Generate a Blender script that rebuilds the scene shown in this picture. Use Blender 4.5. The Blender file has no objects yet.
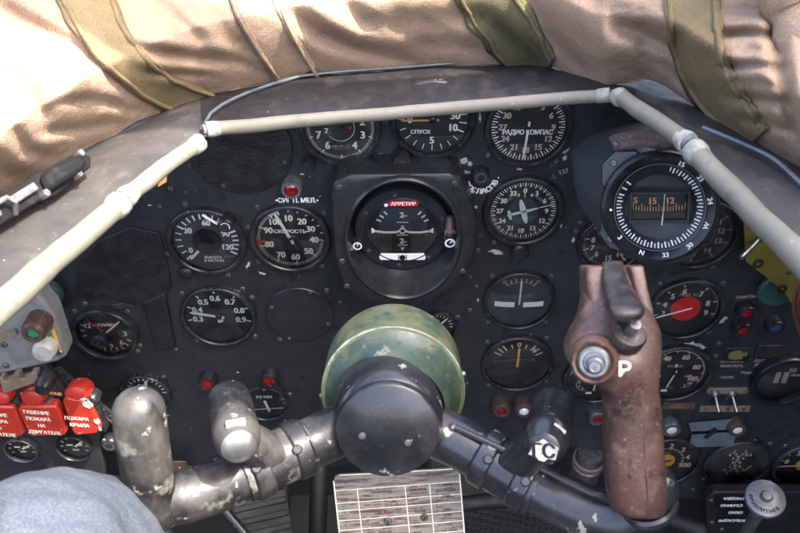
import bpy, math, random
from mathutils import Vector, Matrix, noise
random.seed(7)
PI = math.pi
sc = bpy.context.scene
COL = sc.collection
rad = math.radians

# ------------------------------------------------------------------ camera model
TH = rad(35.6); S_, C_ = math.sin(TH), math.cos(TH)
D = 0.91
CAM = Vector((0, -D*C_, D*S_))
RV = Vector((1, 0, 0)); UV = Vector((0, S_, C_)); FV = Vector((0, C_, -S_))

def W(px, py, z):
    return CAM + RV*((px-400)/800*z) + UV*((266.5-py)/800*z) + FV*z
def ray(px, py):
    return RV*((px-400)/800) + UV*((266.5-py)/800) + FV
def P(px, py, h=0.0):
    """where the sight line meets the plane h in front of the panel"""
    d = ray(px, py)
    return CAM + d*((-h-CAM.y)/d.y)
def depth(p):
    return (p-CAM).dot(FV)

# ------------------------------------------------------------------ mesh builder
class MB:
    def __init__(s): s.v = []; s.f = []; s.m = []
    def add(s, vs, fs, m=0, M=None):
        b = len(s.v)
        s.v += [tuple(M @ Vector(p)) if M else tuple(p) for p in vs]
        for f in fs:
            s.f.append(tuple(i+b for i in f)); s.m.append(m)
        return s
    def lathe(s, prof, n=40, M=None, m=0, sx=1, sy=1):
        vs = []; fs = []; rings = []
        for r, z in prof:
            if r < 1e-7:
                rings.append([len(vs)]); vs.append((0, 0, z))
            else:
                rings.append(list(range(len(vs), len(vs)+n)))
                vs += [(r*sx*math.cos(2*PI*k/n), r*sy*math.sin(2*PI*k/n), z) for k in range(n)]
        for a, b in zip(rings, rings[1:]):
            if len(a) == 1 and len(b) == 1: continue
            for k in range(n):
                j = (k+1) % n
                if len(a) == 1: fs.append((a[0], b[k], b[j])[::-1])
                elif len(b) == 1: fs.append((a[k], a[j], b[0]))
                else: fs.append((a[k], a[j], b[j], b[k]))
        return s.add(vs, fs, m, M)
    def disc(s, r, z=0, n=40, M=None, m=0, x=0, y=0):
        vs = [(x+r*math.cos(2*PI*k/n), y+r*math.sin(2*PI*k/n), z) for k in range(n)]
        return s.add(vs, [tuple(range(n))], m, M)
    def prism(s, pts, z0, z1, M=None, m=0, inset=0.0):
        n = len(pts)
        a = sum(pts[i][0]*pts[(i+1) % n][1]-pts[(i+1) % n][0]*pts[i][1] for i in range(n))
        if a < 0: pts = pts[::-1]
        cx = sum(p[0] for p in pts)/n; cy = sum(p[1] for p in pts)/n
        top = pts
        if inset:
            top = [(p[0]+(cx-p[0])*inset, p[1]+(cy-p[1])*inset) for p in pts]
        vs = [(p[0], p[1], z0) for p in pts]+[(p[0], p[1], z1) for p in top]
        fs = [tuple(range(n))[::-1], tuple(range(n, 2*n))]
        fs += [(i, (i+1) % n, n+(i+1) % n, n+i) for i in range(n)]
        return s.add(vs, fs, m, M)
    def box(s, x0, x1, y0, y1, z0, z1, M=None, m=0):
        return s.prism([(x0, y0), (x1, y0), (x1, y1), (x0, y1)], z0, z1, M, m)
    def flat(s, pts, z=0, M=None, m=0):
        n = len(pts)
        a = sum(pts[i][0]*pts[(i+1) % n][1]-pts[(i+1) % n][0]*pts[i][1] for i in range(n))
        if a < 0: pts = pts[::-1]
        return s.add([(p[0], p[1], z) for p in pts], [tuple(range(n))], m, M)
    def arc(s, r, w, a0, a1, z=0, n=None, M=None, m=0, x=0, y=0):
        n = n or max(3, int(abs(a1-a0)/5))
        vs = []
        for k in range(n+1):
            a = rad(a0+(a1-a0)*k/n)
            for rr in (r-w/2, r+w/2):
                vs.append((x+rr*math.sin(a), y+rr*math.cos(a), z))
        fs = [(2*k, 2*k+1, 2*k+3, 2*k+2)[::-1] for k in range(n)]
        return s.add(vs, fs, m, M)
    def tick(s, a, r0, r1, w, z=0, M=None, m=0, x=0, y=0, w1=None):
        a = rad(a); sx, cx = math.sin(a), math.cos(a); w1 = w if w1 is None else w1
        q = [(x+r0*sx-cx*w/2, y+r0*cx+sx*w/2), (x+r0*sx+cx*w/2, y+r0*cx-sx*w/2),
             (x+r1*sx+cx*w1/2, y+r1*cx-sx*w1/2), (x+r1*sx-cx*w1/2, y+r1*cx+sx*w1/2)]
        return s.flat(q, z, M, m)
    def line(s, p, q, w, z=0, M=None, m=0):
        dx, dy = q[0]-p[0], q[1]-p[1]; L = math.hypot(dx, dy) or 1
        nx, ny = -dy/L*w/2, dx/L*w/2
        return s.flat([(p[0]+nx, p[1]+ny), (p[0]-nx, p[1]-ny), (q[0]-nx, q[1]-ny), (q[0]+nx, q[1]+ny)], z, M, m)
    def text(s, t, x, y, size, z=0, rot=0, M=None, m=0, wx=1.0):
        vs, fs = glyphs(t)
        c, sn = math.cos(rad(rot)), math.sin(rad(rot))
        for dx, dz in ((-.045, 0), (.045, 2e-5), (0, 4e-5)):
            out = [(x+size*((wx*a+dx)*c-b*sn), y+size*((wx*a+dx)*sn+b*c), z+dz) for a, b in vs]
            s.add(out, fs, m, M)
        return s
    def tube(s, pts, r, n=14, m=0, caps='round', M=None):
        pts = [Vector(p) for p in pts]
        rs = r if isinstance(r, (list, tuple)) else [r]*len(pts)
        rs = list(rs)
        if caps == 'round':
            d0 = (pts[0]-pts[1]).normalized(); d1 = (pts[-1]-pts[-2]).normalized()
            A = []; B = []
            for k in (90, 72, 54, 36, 18):
                A.append((pts[0]+d0*rs[0]*math.sin(rad(k)), max(rs[0]*math.cos(rad(k)), rs[0]*.02)))
                B.append((pts[-1]+d1*rs[-1]*math.sin(rad(k)), max(rs[-1]*math.cos(rad(k)), rs[-1]*.02)))
            B.reverse()
            pts = [a for a, _ in A]+pts+[b for b, _ in B]
            rs = [a for _, a in A]+rs+[b for _, b in B]
        vs = []; fs = []
        T = (pts[1]-pts[0]).normalized()
        N = T.orthogonal().normalized()
        for i, p in enumerate(pts):
            t = (pts[min(i+1, len(pts)-1)]-pts[max(i-1, 0)]).normalized()
            q = T.rotation_difference(t); N = q @ N; N = (N-t*N.dot(t)).normalized(); T = t
            Bn = t.cross(N)
            for k in range(n):
                a = 2*PI*k/n
                vs.append(p+(N*math.cos(a)+Bn*math.sin(a))*rs[i])
        L = len(pts)
        for i in range(L-1):
            for k in range(n):
                j = (k+1) % n
                fs.append((i*n+k, i*n+j, (i+1)*n+j, (i+1)*n+k))
        fs.append(tuple(range(n))[::-1]); fs.append(tuple(range((L-1)*n, L*n)))
        return s.add(vs, fs, m, M)

_gl = {}
def glyphs(t):
    if t in _gl: return _gl[t]
    cu = bpy.data.curves.new('t', 'FONT'); cu.body = t; cu.size = 1; cu.align_x = 'CENTER'
    cu.offset = 0.014; cu.resolution_u = 3
    o = bpy.data.objects.new('t', cu); COL.objects.link(o)
    bpy.context.view_layer.update()
    me = bpy.data.meshes.new_from_object(o.evaluated_get(bpy.context.evaluated_depsgraph_get()))
    vs = [(v.co.x, v.co.y) for v in me.vertices]; fs = [tuple(p.vertices) for p in me.polygons]
    bpy.data.objects.remove(o); bpy.data.curves.remove(cu); bpy.data.meshes.remove(me)
    if vs:
        x0 = min(v[0] for v in vs); x1 = max(v[0] for v in vs)
        y0 = 0.0; y1 = .70
        vs = [((x-(x0+x1)/2)/.70, (y-(y0+y1)/2)/.70) for x, y in vs]
    # normals up
    _gl[t] = (vs, fs); return _gl[t]

def spline(pts, k=8):
    """Catmull-Rom through Vectors or tuples"""
    out = []; n = len(pts)
    g = lambda i: pts[max(0, min(n-1, i))]
    dim = len(pts[0])
    for i in range(n-1):
        a, b, c, d = g(i-1), g(i), g(i+1), g(i+2)
        for j in range(k):
            t = j/k
            out.append(tuple(.5*((2*b[q])+(-a[q]+c[q])*t+(2*a[q]-5*b[q]+4*c[q]-d[q])*t*t+(-a[q]+3*b[q]-3*c[q]+d[q])*t**3) for q in range(dim)))
    out.append(tuple(pts[-1])); return out

def obj(name, mb, mats, parent=None, bevel=0, angle=38, sub=0, mesh=None):
    if mesh is None:
        me = bpy.data.meshes.new(name); me.from_pydata(mb.v, [], mb.f)
        for m in (mats if isinstance(mats, (list, tuple)) else [mats]): me.materials.append(m)
        me.polygons.foreach_set('material_index', mb.m)
        me.polygons.foreach_set('use_smooth', [True]*len(mb.f))
        me.set_sharp_from_angle(angle=rad(angle)); me.update()
    else: me = mesh
    o = bpy.data.objects.new(name, me); COL.objects.link(o)
    if parent: o.parent = parent
    if bevel:
        b = o.modifiers.new('bevel', 'BEVEL'); b.width = bevel; b.segments = 2; b.limit_method = 'ANGLE'; b.angle_limit = rad(40)
    if sub:
        b = o.modifiers.new('sub', 'SUBSURF'); b.levels = sub; b.render_levels = sub
    return o
def tag(o, label, cat, group=None):
    o['label'] = label; o['category'] = cat
    if group: o['group'] = group
    return o
PANEL_ROT = Matrix(((1, 0, 0), (0, 0, -1), (0, 1, 0)))   # local x right, y up, z out of the panel
def frame(n, up=(0, 0, 1)):
    z = Vector(n).normalized(); x = Vector(up).cross(z).normalized(); y = z.cross(x)
    return Matrix((x, y, z)).transposed()
def thing(name, label, cat, loc=(0, 0, 0), rot=None, group=None):
    o = bpy.data.objects.new(name, None); COL.objects.link(o); o.empty_display_size = .01
    o.matrix_world = Matrix.Translation(loc) @ (rot.to_4x4() if rot else Matrix.Identity(4))
    return tag(o, label, cat, group)
def onpanel(name, label, cat, px, py, h=0.0, group=None):
    return thing(name, label, cat, P(px, py, h), PANEL_ROT, group)
def pl(px, py, h=0.0, o=(0, 0)):
    p = P(px, py, h); return (p.x-o[0], p.z-o[1])

# ------------------------------------------------------------------ materials
def nd(nt, t, **k):
    n = nt.nodes.new(t)
    for a, b in k.items():
        if a in n.inputs: n.inputs[a].default_value = b
        else: setattr(n, a, b)
    return n
def coords(nt, rnd=True, stretch=None):
    tc = nd(nt, 'ShaderNodeTexCoord'); out = tc.outputs['Object']
    if rnd:
        oi = nd(nt, 'ShaderNodeObjectInfo'); ad = nd(nt, 'ShaderNodeVectorMath', operation='ADD')
        mu = nd(nt, 'ShaderNodeMath', operation='MULTIPLY'); mu.inputs[1].default_value = 7.3
        nt.links.new(oi.outputs['Random'], mu.inputs[0]); nt.links.new(out, ad.inputs[0]); nt.links.new(mu.outputs[0], ad.inputs[1])
        out = ad.outputs[0]
    if stretch:
        mp = nd(nt, 'ShaderNodeMapping'); mp.inputs['Scale'].default_value = stretch
        nt.links.new(out, mp.inputs['Vector']); out = mp.outputs[0]
    return out
def ramp(nt, src, lo, hi):
    m = nd(nt, 'ShaderNodeMapRange'); m.inputs['From Min'].default_value = lo; m.inputs['From Max'].default_value = hi
    nt.links.new(src, m.inputs['Value']); return m.outputs[0]
def mix(nt, fac, a, b):
    m = nd(nt, 'ShaderNodeMix', data_type='RGBA')
    if isinstance(fac, float): m.inputs[0].default_value = fac
    else: nt.links.new(fac, m.inputs[0])
    for i, c in ((6, a), (7, b)):
        if isinstance(c, tuple): m.inputs[i].default_value = (*c, 1)
        else: nt.links.new(c, m.inputs[i])
    return m.outputs[2]
def mat(name, base, rough=.5, metal=0.0, layers=(), bump=None, coat=0.0, spec=.5, rnd=True, rvar=0.0, stretch=None, sheen=0):
    """layers: (scale, colour, lo, hi, detail[, stretch]) each laid over the one before by noise"""
    m = bpy.data.materials.new(name); m.use_nodes = True; nt = m.node_tree
    b = nt.nodes['Principled BSDF']
    b.inputs['Roughness'].default_value = rough; b.inputs['Metallic'].default_value = metal
    b.inputs['Coat Weight'].default_value = coat; b.inputs['Specular IOR Level'].default_value = spec
    b.inputs['Coat Roughness'].default_value = .12
    if sheen: b.inputs['Sheen Weight'].default_value = sheen
    co = coords(nt, rnd, stretch)
    col = base; height = None
    for L in layers:
        sca, c, lo, hi, det = L[:5]
        v = co
        if len(L) > 5 and L[5]:
            mp = nd(nt, 'ShaderNodeMapping'); mp.inputs['Scale'].default_value = L[5]; nt.links.new(co, mp.inputs['Vector']); v = mp.outputs[0]
        nz = nd(nt, 'ShaderNodeTexNoise'); nz.inputs['Scale'].default_value = sca; nz.inputs['Detail'].default_value = det
        nz.inputs['Roughness'].default_value = .62
        nt.links.new(v, nz.inputs['Vector'])
        f = ramp(nt, nz.outputs[0], lo, hi)
        col = mix(nt, f, col, c)
        if len(L) > 6:    # this layer is a chip: it also cuts the coat and the height
            height = f if height is None else height
    if isinstance(col, tuple): b.inputs['Base Color'].default_value = (*col, 1)
    else: nt.links.new(col, b.inputs['Base Color'])
    if rvar:
        nz = nd(nt, 'ShaderNodeTexNoise'); nz.inputs['Scale'].default_value = 60; nz.inputs['Detail'].default_value = 6
        nt.links.new(co, nz.inputs['Vector'])
        r = nd(nt, 'ShaderNodeMapRange'); r.inputs['From Min'].default_value = .3; r.inputs['From Max'].default_value = .7
        r.inputs['To Min'].default_value = rough-rvar; r.inputs['To Max'].default_value = rough+rvar
        nt.links.new(nz.outputs[0], r.inputs['Value']); nt.links.new(r.outputs[0], b.inputs['Roughness'])
    last = None
    if bump:
        for (sca, st, dist) in bump:
            nz = nd(nt, 'ShaderNodeTexNoise'); nz.inputs['Scale'].default_value = sca; nz.inputs['Detail'].default_value = 3
            nt.links.new(co, nz.inputs['Vector'])
            bp = nd(nt, 'ShaderNodeBump'); bp.inputs['Strength'].default_value = st; bp.inputs['Distance'].default_value = dist
            nt.links.new(nz.outputs[0], bp.inputs['Height'])
            if last: nt.links.new(last, bp.inputs['Normal'])
            last = bp.outputs[0]
    if height is not None:
        bp = nd(nt, 'ShaderNodeBump'); bp.invert = True; bp.inputs['Strength'].default_value = .5; bp.inputs['Distance'].default_value = .0004
        nt.links.new(height, bp.inputs['Height'])
        if last: nt.links.new(last, bp.inputs['Normal'])
        last = bp.outputs[0]
    if last: nt.links.new(last, b.inputs['Normal'])
    return m

M_ = {}
M_['panel'] = mat('panel_paint', (0.01694, 0.01896, 0.02236), .40, layers=[(5, (0.02852, 0.02914, 0.02976), .50, .72, 9), (9, (0.02709, 0.02913, 0.03183), .4, .7, 5), (70, (0.009424, 0.0106, 0.01237), .52, .7, 8),
      (420, (0.040, 0.040, 0.040), .68, .76, 4), (150, (0.07657, 0.07657, 0.07359), .74, .78, 6, None, 1)], bump=[(900, .22, .001), (220, .25, .0012), (16, .2, .006)], rvar=.14, rnd=False)
M_['panel2'] = mat('panel_paint_smooth', (0.0147, 0.0168, 0.0196), .42, layers=[(30, (0.0217, 0.0238, 0.0273), .45, .7, 6), (380, (0.07, 0.07, 0.07), .7, .76, 4)],
      bump=[(500, .08, .001)], rvar=.1)
M_['bezel'] = mat('bezel_black', (0.01445, 0.01488, 0.01615), .32, layers=[(60, (0.0357, 0.0357, 0.03655), .47, .7, 8), (260, (0.17, 0.1658, 0.153), .63, .69, 7, None, 1)], bump=[(600, .08, .0008)], rvar=.1)
M_['dial'] = mat('dial_black', (.009, .0098, .0105), .6, layers=[(40, (.014, .015, .0165), .45, .7, 4), (900, (.06, .06, .06), .7, .78, 2)])
M_['dial_grey'] = mat('dial_blue_grey', (.034, .045, .058), .6, layers=[(40, (.026, .034, .045), .4, .7, 4)])
M_['dial_dark_grey'] = mat('dial_charcoal', (0.038, 0.04085, 0.0437), .6, layers=[(40, (0.0494, 0.0513, 0.0551), .45, .7, 4)])  # greyer face paint of the height dial
M_['matteblack'] = mat('matte_black', (.006, .006, .0065), .75, layers=[(80, (.02, .02, .02), .55, .7, 7)], spec=.2)
M_['cover_black'] = mat('crackle_black', (.0085, .009, .010), .5, layers=[(60, (.016, .017, .018), .45, .7, 8), (300, (.06, .06, .06), .68, .74, 4)], bump=[(260, .5, .0016), (60, .3, .003)], rvar=.12)
M_['railgrey'] = mat('rail_grey', (.05, .05, .052), .45, layers=[(80, (.09, .085, .08), .5, .7, 7)], rvar=.1)
M_['bracket_lit'] = mat('panel_paint_lightened', (0.076, 0.0836, 0.095), .5, layers=[(30, (0.1045, 0.1121, 0.1216), .45, .7, 6)], bump=[(500, .1, .001)], rvar=.1)  # panel paint made lighter in colour for the light this slope catches
M_['brightbar'] = mat('bright_white', (.92, .92, .90), .5)
M_['cream'] = mat('lume_cream', (.86, .82, .64), .6, layers=[(900, (.5, .48, .38), .5, .75, 3)])
M_['white'] = mat('mark_white', (.88, .88, .84), .6, layers=[(1200, (.45, .45, .42), .55, .75, 3)])
M_['pink'] = mat('lume_pink', (.66, .49, .38), .6, layers=[(900, (.38, .27, .2), .45, .75, 3)])
M_['dim'] = mat('lume_dim', (.30, .25, .20), .6, layers=[(900, (.15, .12, .1), .45, .75, 3)])
M_['greenish'] = mat('lume_green', (.72, .80, .68), .6, layers=[(900, (.42, .5, .4), .5, .75, 3)])
M_['orange'] = mat('lume_orange', (.75, .36, .09), .55, layers=[(500, (.6, .3, .1), .5, .7, 2)])
M_['copper'] = mat('lume_copper', (.80, .40, .17), .6)
M_['satin'] = mat('satin_black', (0.01976, 0.02128, 0.02356), .30, layers=[(40, (0.02888, 0.0304, 0.03192), .45, .7, 7), (200, (0.0152, 0.01596, 0.01672), .5, .7, 6), (90, (0.1672, 0.1672, 0.152), .70, .73, 7, None, 1)], bump=[(500, .1, .0008)], rvar=.1)
M_['red'] = mat('red_paint', (.60, .016, .012), .45, layers=[(300, (.45, .012, .01), .5, .7, 4)])
M_['redmark'] = mat('red_mark', (.5, .04, .03), .5)
M_['yellow'] = mat('yellow_paint', (.62, .36, .03), .5, layers=[(300, (.5, .28, .03), .5, .7, 4)])
M_['cover'] = mat('red_cover', (0.4464, 0.0324, 0.01584), .34, layers=[(60, (0.36, 0.0216, 0.0144), .4, .7, 5), (140, (0.504, 0.36, 0.3312), .635, .665, 8, None, 1)], coat=.3, rvar=.1)
M_['silver'] = mat('bare_metal', (0.385, 0.385, 0.378), .32, .9, layers=[(120, (0.231, 0.224, 0.21), .45, .7, 6)], bump=[(500, .1, .0006)], rvar=.12)
M_['steel'] = mat('dull_steel', (0.225, 0.225, 0.225), .45, .8, layers=[(150, (0.1125, 0.105, 0.0975), .45, .68, 6)], bump=[(700, .15, .0006)], rvar=.1)
M_['screw'] = mat('screw_metal', (.13, .13, .13), .42, .6, layers=[(300, (.25, .25, .24), .52, .62, 4)], rvar=.1)
M_['chip'] = mat('bared_primer', (0.4464, 0.4392, 0.3888), .7, layers=[(120, (0.2592, 0.252, 0.216), .5, .65, 6), (300, (0.0576, 0.0576, 0.0576), .62, .66, 5)], bump=[(600, .2, .0006)])
M_['yoke'] = mat('yoke_black_enamel', (0.0124, 0.01364, 0.01612), .27, layers=[(28, (0.031, 0.03162, 0.03286), .44, .66, 8), (350, (0.0682, 0.0682, 0.0682), .64, .74, 4),
      (46, (0.2604, 0.248, 0.2108), .645, .655, 7, None, 1)], bump=[(260, .10, .001), (900, .06, .0006)], rvar=.1, coat=.25)
M_['yoke_worn'] = mat('yoke_black_enamel_worn', (.0075, .0075, .008), .43, layers=[(30, (.018, .017, .016), .42, .62, 9), (300, (.045, .043, .038), .6, .72, 5), (16, (.060, .056, .049), .53, .64, 10, (1, 1, .5)),
      (95, (.20, .19, .165), .64, .67, 9, None, 1), (24, (.13, .125, .11), .60, .66, 11, None, 1)], bump=[(220, .22, .001), (900, .12, .0006)], rvar=.13, coat=.06, spec=.4)
M_['green'] = mat('green_enamel', (.072, .086, .040), .5, layers=[(14, (.105, .114, .062), .38, .62, 8), (40, (.030, .062, .040), .48, .62, 9), (70, (.125, .130, .085), .54, .68, 10), (55, (.20, .20, .155), .62, .66, 10, None, 1),
      (260, (.018, .022, .018), .60, .68, 7)], bump=[(160, .25, .0012), (500, .15, .0008)], rvar=.14, coat=.1)
M_['green_dark'] = mat('green_primer', (.05, .085, .06), .5, layers=[(40, (.03, .05, .04), .45, .65, 6)], rvar=.1)
M_['rimworn'] = mat('worn_green_rim', (.10, .125, .065), .45, layers=[(60, (.26, .26, .20), .50, .62, 9)], rvar=.1)
M_['green_face'] = mat('worn_teal_enamel', (.030, .052, .034), .45, layers=[(24, (.018, .038, .030), .42, .58, 8), (60, (.060, .075, .040), .48, .62, 9), (48, (.14, .145, .11), .59, .64, 10, None, 1), (240, (.012, .016, .013), .56, .66, 7)], bump=[(160, .25, .0012)], rvar=.14, coat=.1)
M_['grip'] = mat('brown_bakelite', (.088, .044, .032), .46, layers=[(22, (.050, .027, .021), .40, .60, 9), (55, (.135, .082, .064), .50, .66, 9), (85, (.020, .013, .011), .57, .66, 10), (26, (.150, .098, .080), .56, .70, 10, (1, 1, .4)),
      (420, (.21, .15, .125), .62, .70, 5), (75, (.22, .17, .14), .68, .70, 9, (1, 1, .3), 1)], bump=[(120, .3, .0016), (420, .25, .001)], rvar=.14)
M_['tubing'] = mat('rubber_tubing', (0.1383, 0.1362, 0.1047), .62, layers=[(14, (0.1635, 0.1509, 0.1173), .4, .7, 4), (80, (0.1047, 0.1006, 0.07962), .56, .72, 8), (200, (0.2598, 0.2598, 0.2305), .66, .72, 5)], bump=[(40, .12, .003), (400, .08, .001)], rvar=.08)
M_['trigger'] = mat('worn_lever', (0.024, 0.02016, 0.0192), .42, .35, layers=[(60, (0.0624, 0.048, 0.0432), .45, .65, 8), (200, (0.12, 0.1104, 0.1008), .60, .70, 6)], bump=[(300, .15, .001)], rvar=.1)
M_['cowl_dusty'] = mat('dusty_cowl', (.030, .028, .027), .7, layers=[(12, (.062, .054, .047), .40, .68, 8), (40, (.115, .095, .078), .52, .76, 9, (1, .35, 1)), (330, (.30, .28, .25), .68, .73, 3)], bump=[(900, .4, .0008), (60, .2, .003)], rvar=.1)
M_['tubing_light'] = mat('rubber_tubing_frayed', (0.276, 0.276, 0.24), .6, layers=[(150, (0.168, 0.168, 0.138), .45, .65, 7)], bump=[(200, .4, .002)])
M_['cowl'] = mat('cowl_leathercloth_shade', (.0075, .0072, .0078), .55, layers=[(14, (.016, .0145, .0135), .42, .7, 7), (45, (.042, .037, .032), .52, .78, 9, (1, .35, 1)), (330, (.24, .23, .2), .69, .73, 3)], bump=[(900, .3, .0008), (60, .15, .003)], rvar=.1)  # near-black colour imitates the canvas's shade on the middle of the cowl
M_['denim'] = mat('faded_denim', (0.07125, 0.0825, 0.1035), .95, layers=[(12, (0.09375, 0.105, 0.1237), .42, .66, 6), (1300, (0.04125, 0.0495, 0.0675), .46, .62, 2, (1, 1, .35)), (1300, (0.1237, 0.1335, 0.15), .54, .70, 2, (.35, 1, 1))], bump=[(1300, .6, .001), (40, .25, .004)], spec=.05)
M_['strap'] = mat('olive_webbing', (.205, .158, .088), .95, layers=[(25, (.155, .122, .070), .42, .65, 6), (10, (.255, .195, .110), .5, .7, 4), (1000, (.12, .095, .055), .48, .66, 3)], bump=[(900, .8, .0014), (80, .3, .003)], spec=.0)
M_['strap_green'] = mat('green_webbing', (.130, .112, .062), .95, layers=[(25, (.095, .084, .048), .42, .65, 6), (10, (.17, .14, .078), .5, .7, 4), (1000, (.075, .066, .038), .48, .66, 3)], bump=[(900, .8, .0014), (60, .35, .004)], spec=.0)
M_['rust'] = mat('rust_cloth', (0.132, 0.045, 0.021), .85, layers=[(30, (0.078, 0.027, 0.015), .45, .65, 6)], bump=[(300, .3, .002)])
M_['teal'] = mat('teal_paint', (0.0231, 0.0714, 0.063), .5, layers=[(40, (0.0168, 0.0504, 0.0462), .45, .65, 6), (200, (0.084, 0.1176, 0.105), .66, .7, 5)])
M_['yellowplate'] = mat('ochre_plate', (0.153, 0.1215, 0.018), .45, layers=[(40, (0.117, 0.0945, 0.01575), .45, .65, 6), (160, (0.0315, 0.027, 0.0135), .66, .69, 6, None, 1)], rvar=.1)
M_['flag_olive'] = mat('olive_flag', (.16, .13, .04), .6, layers=[(80, (.08, .065, .03), .5, .65, 6)])
M_['boxgrey'] = mat('grey_hammer_paint', (0.18, 0.1762, 0.165), .42, layers=[(60, (0.12, 0.1162, 0.1125), .45, .65, 7), (420, (0.27, 0.2625, 0.24), .62, .7, 4), (60, (0.345, 0.33, 0.3), .66, .68, 6, None, 1)], bump=[(350, .4, .0012)], rvar=.1)
M_['tan'] = mat('tan_strip', (0.21, 0.1505, 0.1015), .6, layers=[(80, (0.14, 0.0945, 0.063), .45, .65, 6), (300, (0.294, 0.231, 0.175), .64, .7, 4)], bump=[(300, .2, .001)])
M_['brownplate'] = mat('brown_plate', (.10, .052, .042), .5, layers=[(60, (.06, .035, .03), .45, .65, 6), (300, (.28, .22, .19), .66, .7, 4)])
M_['tagblue'] = mat('blue_grey_tape', (.115, .14, .155), .55, layers=[(60, (.08, .10, .115), .4, .65, 7), (300, (.22, .25, .26), .62, .7, 5)], bump=[(100, .3, .002)])
M_['ivory'] = mat('ivory_paint', (.40, .38, .33), .4, layers=[(100, (.28, .26, .22), .45, .65, 6)])
M_['alu'] = mat('dull_aluminium', (.20, .20, .20), .42, .55, layers=[(120, (.12, .12, .12), .45, .68, 7)], bump=[(400, .1, .0006)], rvar=.1)
M_['lens_red'] = mat('red_lens', (.20, .003, .006), .12, coat=1)
M_['lens_green'] = mat('green_lens', (.02, .20, .085), .12, coat=1)
M_['lens_blue'] = mat('blue_lens', (.03, .045, .10), .12, coat=1)
M_['lens_white'] = mat('white_lens', (.66, .68, .68), .2, coat=1)
M_['copperknob'] = mat('brown_metal', (0.14, 0.0875, 0.07), .42, .45, layers=[(200, (0.084, 0.0525, 0.042), .45, .65, 6)], rvar=.1)
M_['bluewhite'] = mat('pale_blue_edge', (0.0924, 0.11, 0.1276), .4, layers=[(60, (0.055, 0.0682, 0.0814), .5, .65, 5)])
M_['dark'] = mat('dark_interior', (0.0063, 0.00675, 0.0072), .6, layers=[(20, (0.0126, 0.0126, 0.0126), .45, .7, 7), (200, (0.0315, 0.02925, 0.02475), .66, .72, 5)], rvar=.1)
M_['dark_olive'] = mat('olive_primer', (0.015, 0.0144, 0.009), .55, layers=[(30, (0.009, 0.009, 0.006), .45, .65, 6)])
M_['void'] = mat('deep_black', (.004, .004, .004), .5)
M_['mesh'] = mat('blue_grid', (0.01, 0.012, 0.016), .6, layers=[(200, (0.004, 0.005, 0.007), .45, .55, 2)])

def glass_mat(name, tint=(1, 1, 1), dust=.012):
    m = bpy.data.materials.new(name); m.use_nodes = True; nt = m.node_tree; nt.nodes.remove(nt.nodes['Principled BSDF'])
    out = nt.nodes['Material Output']
    tr = nd(nt, 'ShaderNodeBsdfTransparent'); tr.inputs[0].default_value = (*tint, 1)
    gl = nd(nt, 'ShaderNodeBsdfGlossy'); gl.inputs['Roughness'].default_value = .04
    df = nd(nt, 'ShaderNodeBsdfDiffuse'); df.inputs[0].default_value = (.6, .6, .58, 1)
    fr = nd(nt, 'ShaderNodeFresnel'); fr.inputs['IOR'].default_value = 1.5
    m1 = nd(nt, 'ShaderNodeMixShader'); m2 = nd(nt, 'ShaderNodeMixShader')
    nz = nd(nt, 'ShaderNodeTexNoise'); nz.inputs['Scale'].default_value = 55; nz.inputs['Detail'].default_value = 8
    nt.links.new(coords(nt), nz.inputs['Vector'])
    r = nd(nt, 'ShaderNodeMapRange'); r.inputs['From Min'].default_value = .35; r.inputs['From Max'].default_value = .75
    r.inputs['To Max'].default_value = dust*2; nt.links.new(nz.outputs[0], r.inputs['Value'])
    nt.links.new(r.outputs[0], m1.inputs[0]); nt.links.new(tr.outputs[0], m1.inputs[1]); nt.links.new(df.outputs[0], m1.inputs[2])
    nt.links.new(fr.outputs[0], m2.inputs[0]); nt.links.new(m1.outputs[0], m2.inputs[1]); nt.links.new(gl.outputs[0], m2.inputs[2])
    nt.links.new(m2.outputs[0], out.inputs[0]); return m
M_['glass'] = glass_mat('dial_glass')
M_['glass_dusty'] = glass_mat('dial_glass_dusty', dust=.035)

def canvas_mat():
    m = mat('beige_canvas', (0.3117, 0.225, 0.1587), 1.0, layers=[(7, (0.34, 0.251, 0.1798), .4, .65, 5), (22, (0.2631, 0.1822, 0.1231), .50, .70, 8), (60, (0.2429, 0.166, 0.1117), .60, .74, 9), (900, (0.2348, 0.1619, 0.1117), .46, .66, 3)],
            bump=[(900, .8, .0014), (120, .35, .0025), (40, .4, .006), (14, .25, .012)], spec=.0, rnd=False)
    return m
M_['canvas'] = canvas_mat()

def card_mat():
    m = mat('worn_card', (.25, .222, .188), .55, layers=[(230, (.092, .056, .046), .47, .60, 9, (.10, 1, 1)), (300, (.20, .172, .145), .52, .66, 4), (420, (.085, .05, .042), .58, .63, 6, (.12, 1, 1))], bump=[(400, .15, .0006)], rnd=False)
    return m
M_['card'] = card_mat()

# ------------------------------------------------------------------ shared small meshes
def screw_mesh(r=.0032, hgt=.0018):
    mb = MB(); mb.lathe([(r, 0), (r, hgt*.5), (r*.8, hgt), (0, hgt*1.12)], 14)
    mb.box(-r*.75, r*.75, -r*.11, r*.11, hgt*.9, hgt*1.16, m=1)
    me = bpy.data.meshes.new('screw'); me.from_pydata(mb.v, [], mb.f); me.materials.append(M_['screw']); me.materials.append(M_['void'])
    me.polygons.foreach_set('material_index', mb.m); me.polygons.foreach_set('use_smooth', [True]*len(mb.f)); me.set_sharp_from_angle(angle=rad(38))
    return me
SCREW = screw_mesh(); SCREW_S = screw_mesh(.0024, .0014)
def screw(parent, x, y, z=0, small=False):
    o = obj('screw', None, None, parent, mesh=SCREW_S if small else SCREW)
    o.location = (x, y, z); o.rotation_euler = (0, 0, random.uniform(0, 3)); return o

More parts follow.
